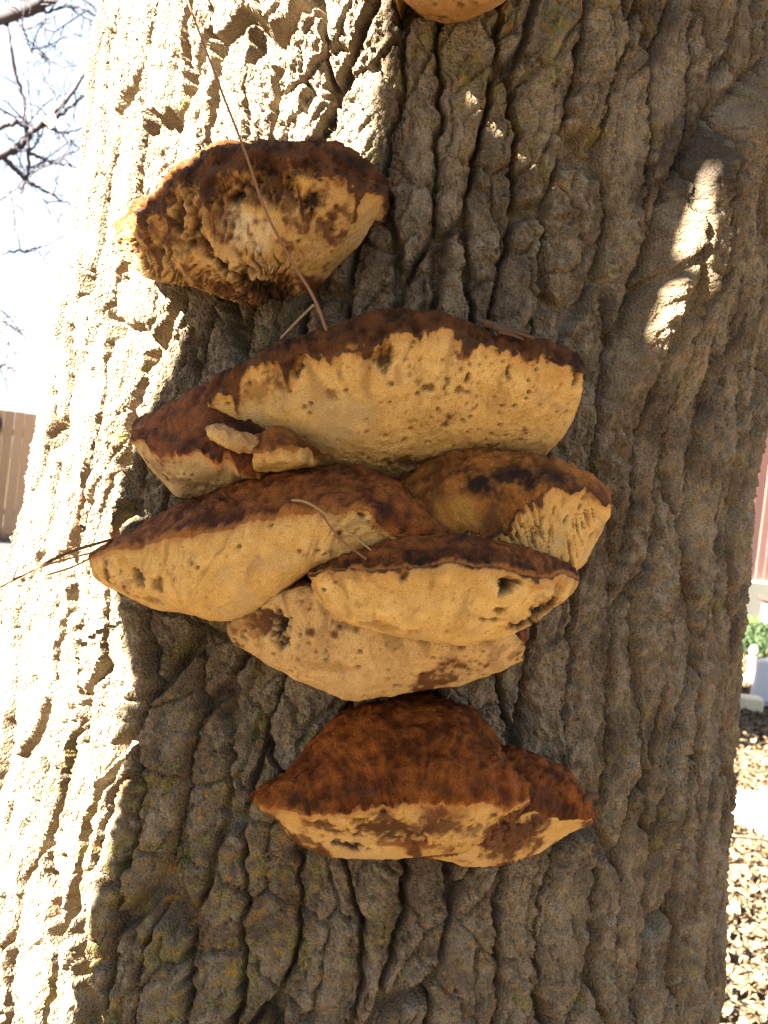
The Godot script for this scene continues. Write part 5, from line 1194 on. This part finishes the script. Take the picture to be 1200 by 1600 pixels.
func litter(rng: RandomNumberGenerator) -> void:
	# dead leaves: curled blades, several tones
	var tones := [Color(0.078, 0.053, 0.028), Color(0.062, 0.038, 0.020), Color(0.098, 0.074, 0.045), Color(0.055, 0.036, 0.021)]
	var st := begin()
	var prof := [0.0, 0.55, 0.9, 1.0, 0.7, 0.0]
	var L := 0.066
	for k in 5:
		for s in [-1.0, 1.0]:
			var q := func(i: int, e: float): return Vector3(e * prof[i] * 0.022, 0.012 * sin(i * 0.9) + absf(e) * prof[i] * 0.014, (i / 5.0 - 0.5) * L)
			var a: Vector3 = q.call(k, 0.0)
			var b: Vector3 = q.call(k + 1, 0.0)
			var c: Vector3 = q.call(k, s)
			var d: Vector3 = q.call(k + 1, s)
			for p in ([a, b, c, c, b, d] if s < 0.0 else [a, c, b, c, d, b]):
				st.add_vertex(p)
	st.generate_normals()
	var mesh := st.commit()
	var mm := MultiMesh.new()
	mm.transform_format = MultiMesh.TRANSFORM_3D
	mm.use_colors = true
	mm.mesh = mesh
	var n := 34000
	mm.instance_count = n
	for k in n:
		var p := Vector3.ZERO
		if k < 24000:
			p = Vector3(rng.randf_range(0.3, 4.2), 0, rng.randf_range(-10.4, -0.3))
		else:
			p = Vector3(rng.randf_range(-4.0, 4.0), 0, rng.randf_range(-4.0, 5.0))
		if Vector2(p.x, p.z).length() < 0.55:
			p.x += 1.2
		var s := rng.randf_range(0.35, 0.9)
		p.y = rng.randf_range(-0.022, 0.012)
		mm.set_instance_transform(k, Transform3D(Basis.from_euler(Vector3(rng.randfn() * 0.26, rng.randf() * TAU, rng.randfn() * 0.26)).scaled(Vector3(s, s, s)), p))
		var c: Color = tones[rng.randi() % 4]
		mm.set_instance_color(k, c * rng.randf_range(0.8, 1.15))
	var o := MultiMeshInstance3D.new()
	o.name = "leaf_litter"
	o.multimesh = mm
	var m := plain(Color.WHITE, 0.75, 0.3)
	m.vertex_color_use_as_albedo = true
	o.material_override = m
	add_child(o)
	tag(o, "dry tan and brown dead leaves covering the ground", "leaves")
	o.set_meta("kind", "stuff")

func wire() -> void:
	# low sagging wire netting behind the oak
	var t := thing("wire_fence", "low sagging grey wire netting standing in the dead leaves", "fence", Vector3(0.55, 0, -1.05))
	var m := plain(lin(0.04, 0.036, 0.036), 0.7, 0.3)
	var st := begin()
	var sag := noise(99, 2.2, 2)
	var cw := 0.062
	var ch := 0.036
	var at := func(x: float, y: float) -> Vector3:
		return Vector3(x, y + 0.02 * sag.get_noise_2d(x * 1.3, y * 3.0) - 0.04 * sin(PI * clampf(x / 2.2, 0.0, 1.0)) * y, 0.10 * sag.get_noise_2d(x * 0.8 + 7.0, y * 1.6) + 0.10 * y + 0.012 * sag.get_noise_2d(x * 9.0, y * 9.0))
	for r in 17:
		var y := r * ch
		var off := 0.5 * cw if r % 2 else 0.0
		for k in 36:
			var x := k * cw + off
			var a: Vector3 = at.call(x, y)
			var b: Vector3 = at.call(x + cw * 0.5, y + ch * 0.55)
			var c: Vector3 = at.call(x + cw, y)
			var e: Vector3 = at.call(x + cw * 0.5, y + ch)
			for w in [[a, b], [b, c], [b, e]]:
				tube(st, PackedVector3Array([w[0], w[1]]), PackedFloat32Array([0.0013, 0.0013]), 4)
	put("netting", st.commit(), m, t).set_meta("kind", "stuff")
	for y in [0.0, 0.615]:
		var pts := []
		for k in 30:
			pts.append(at.call(k * 2.26 / 29.0, y))
		strand(pts, 0.0016, 0.0016, m, "edge_wire", t, 60, 5)
	for x in [0.0, 2.26]:
		put("stake", limb([Vector3(x, -0.1, 0.03), Vector3(x, 0.35, 0.05), Vector3(x, 0.75, 0.09)], [0.016, 0.015, 0.013], 98, 12, 8), mats.twig, t)
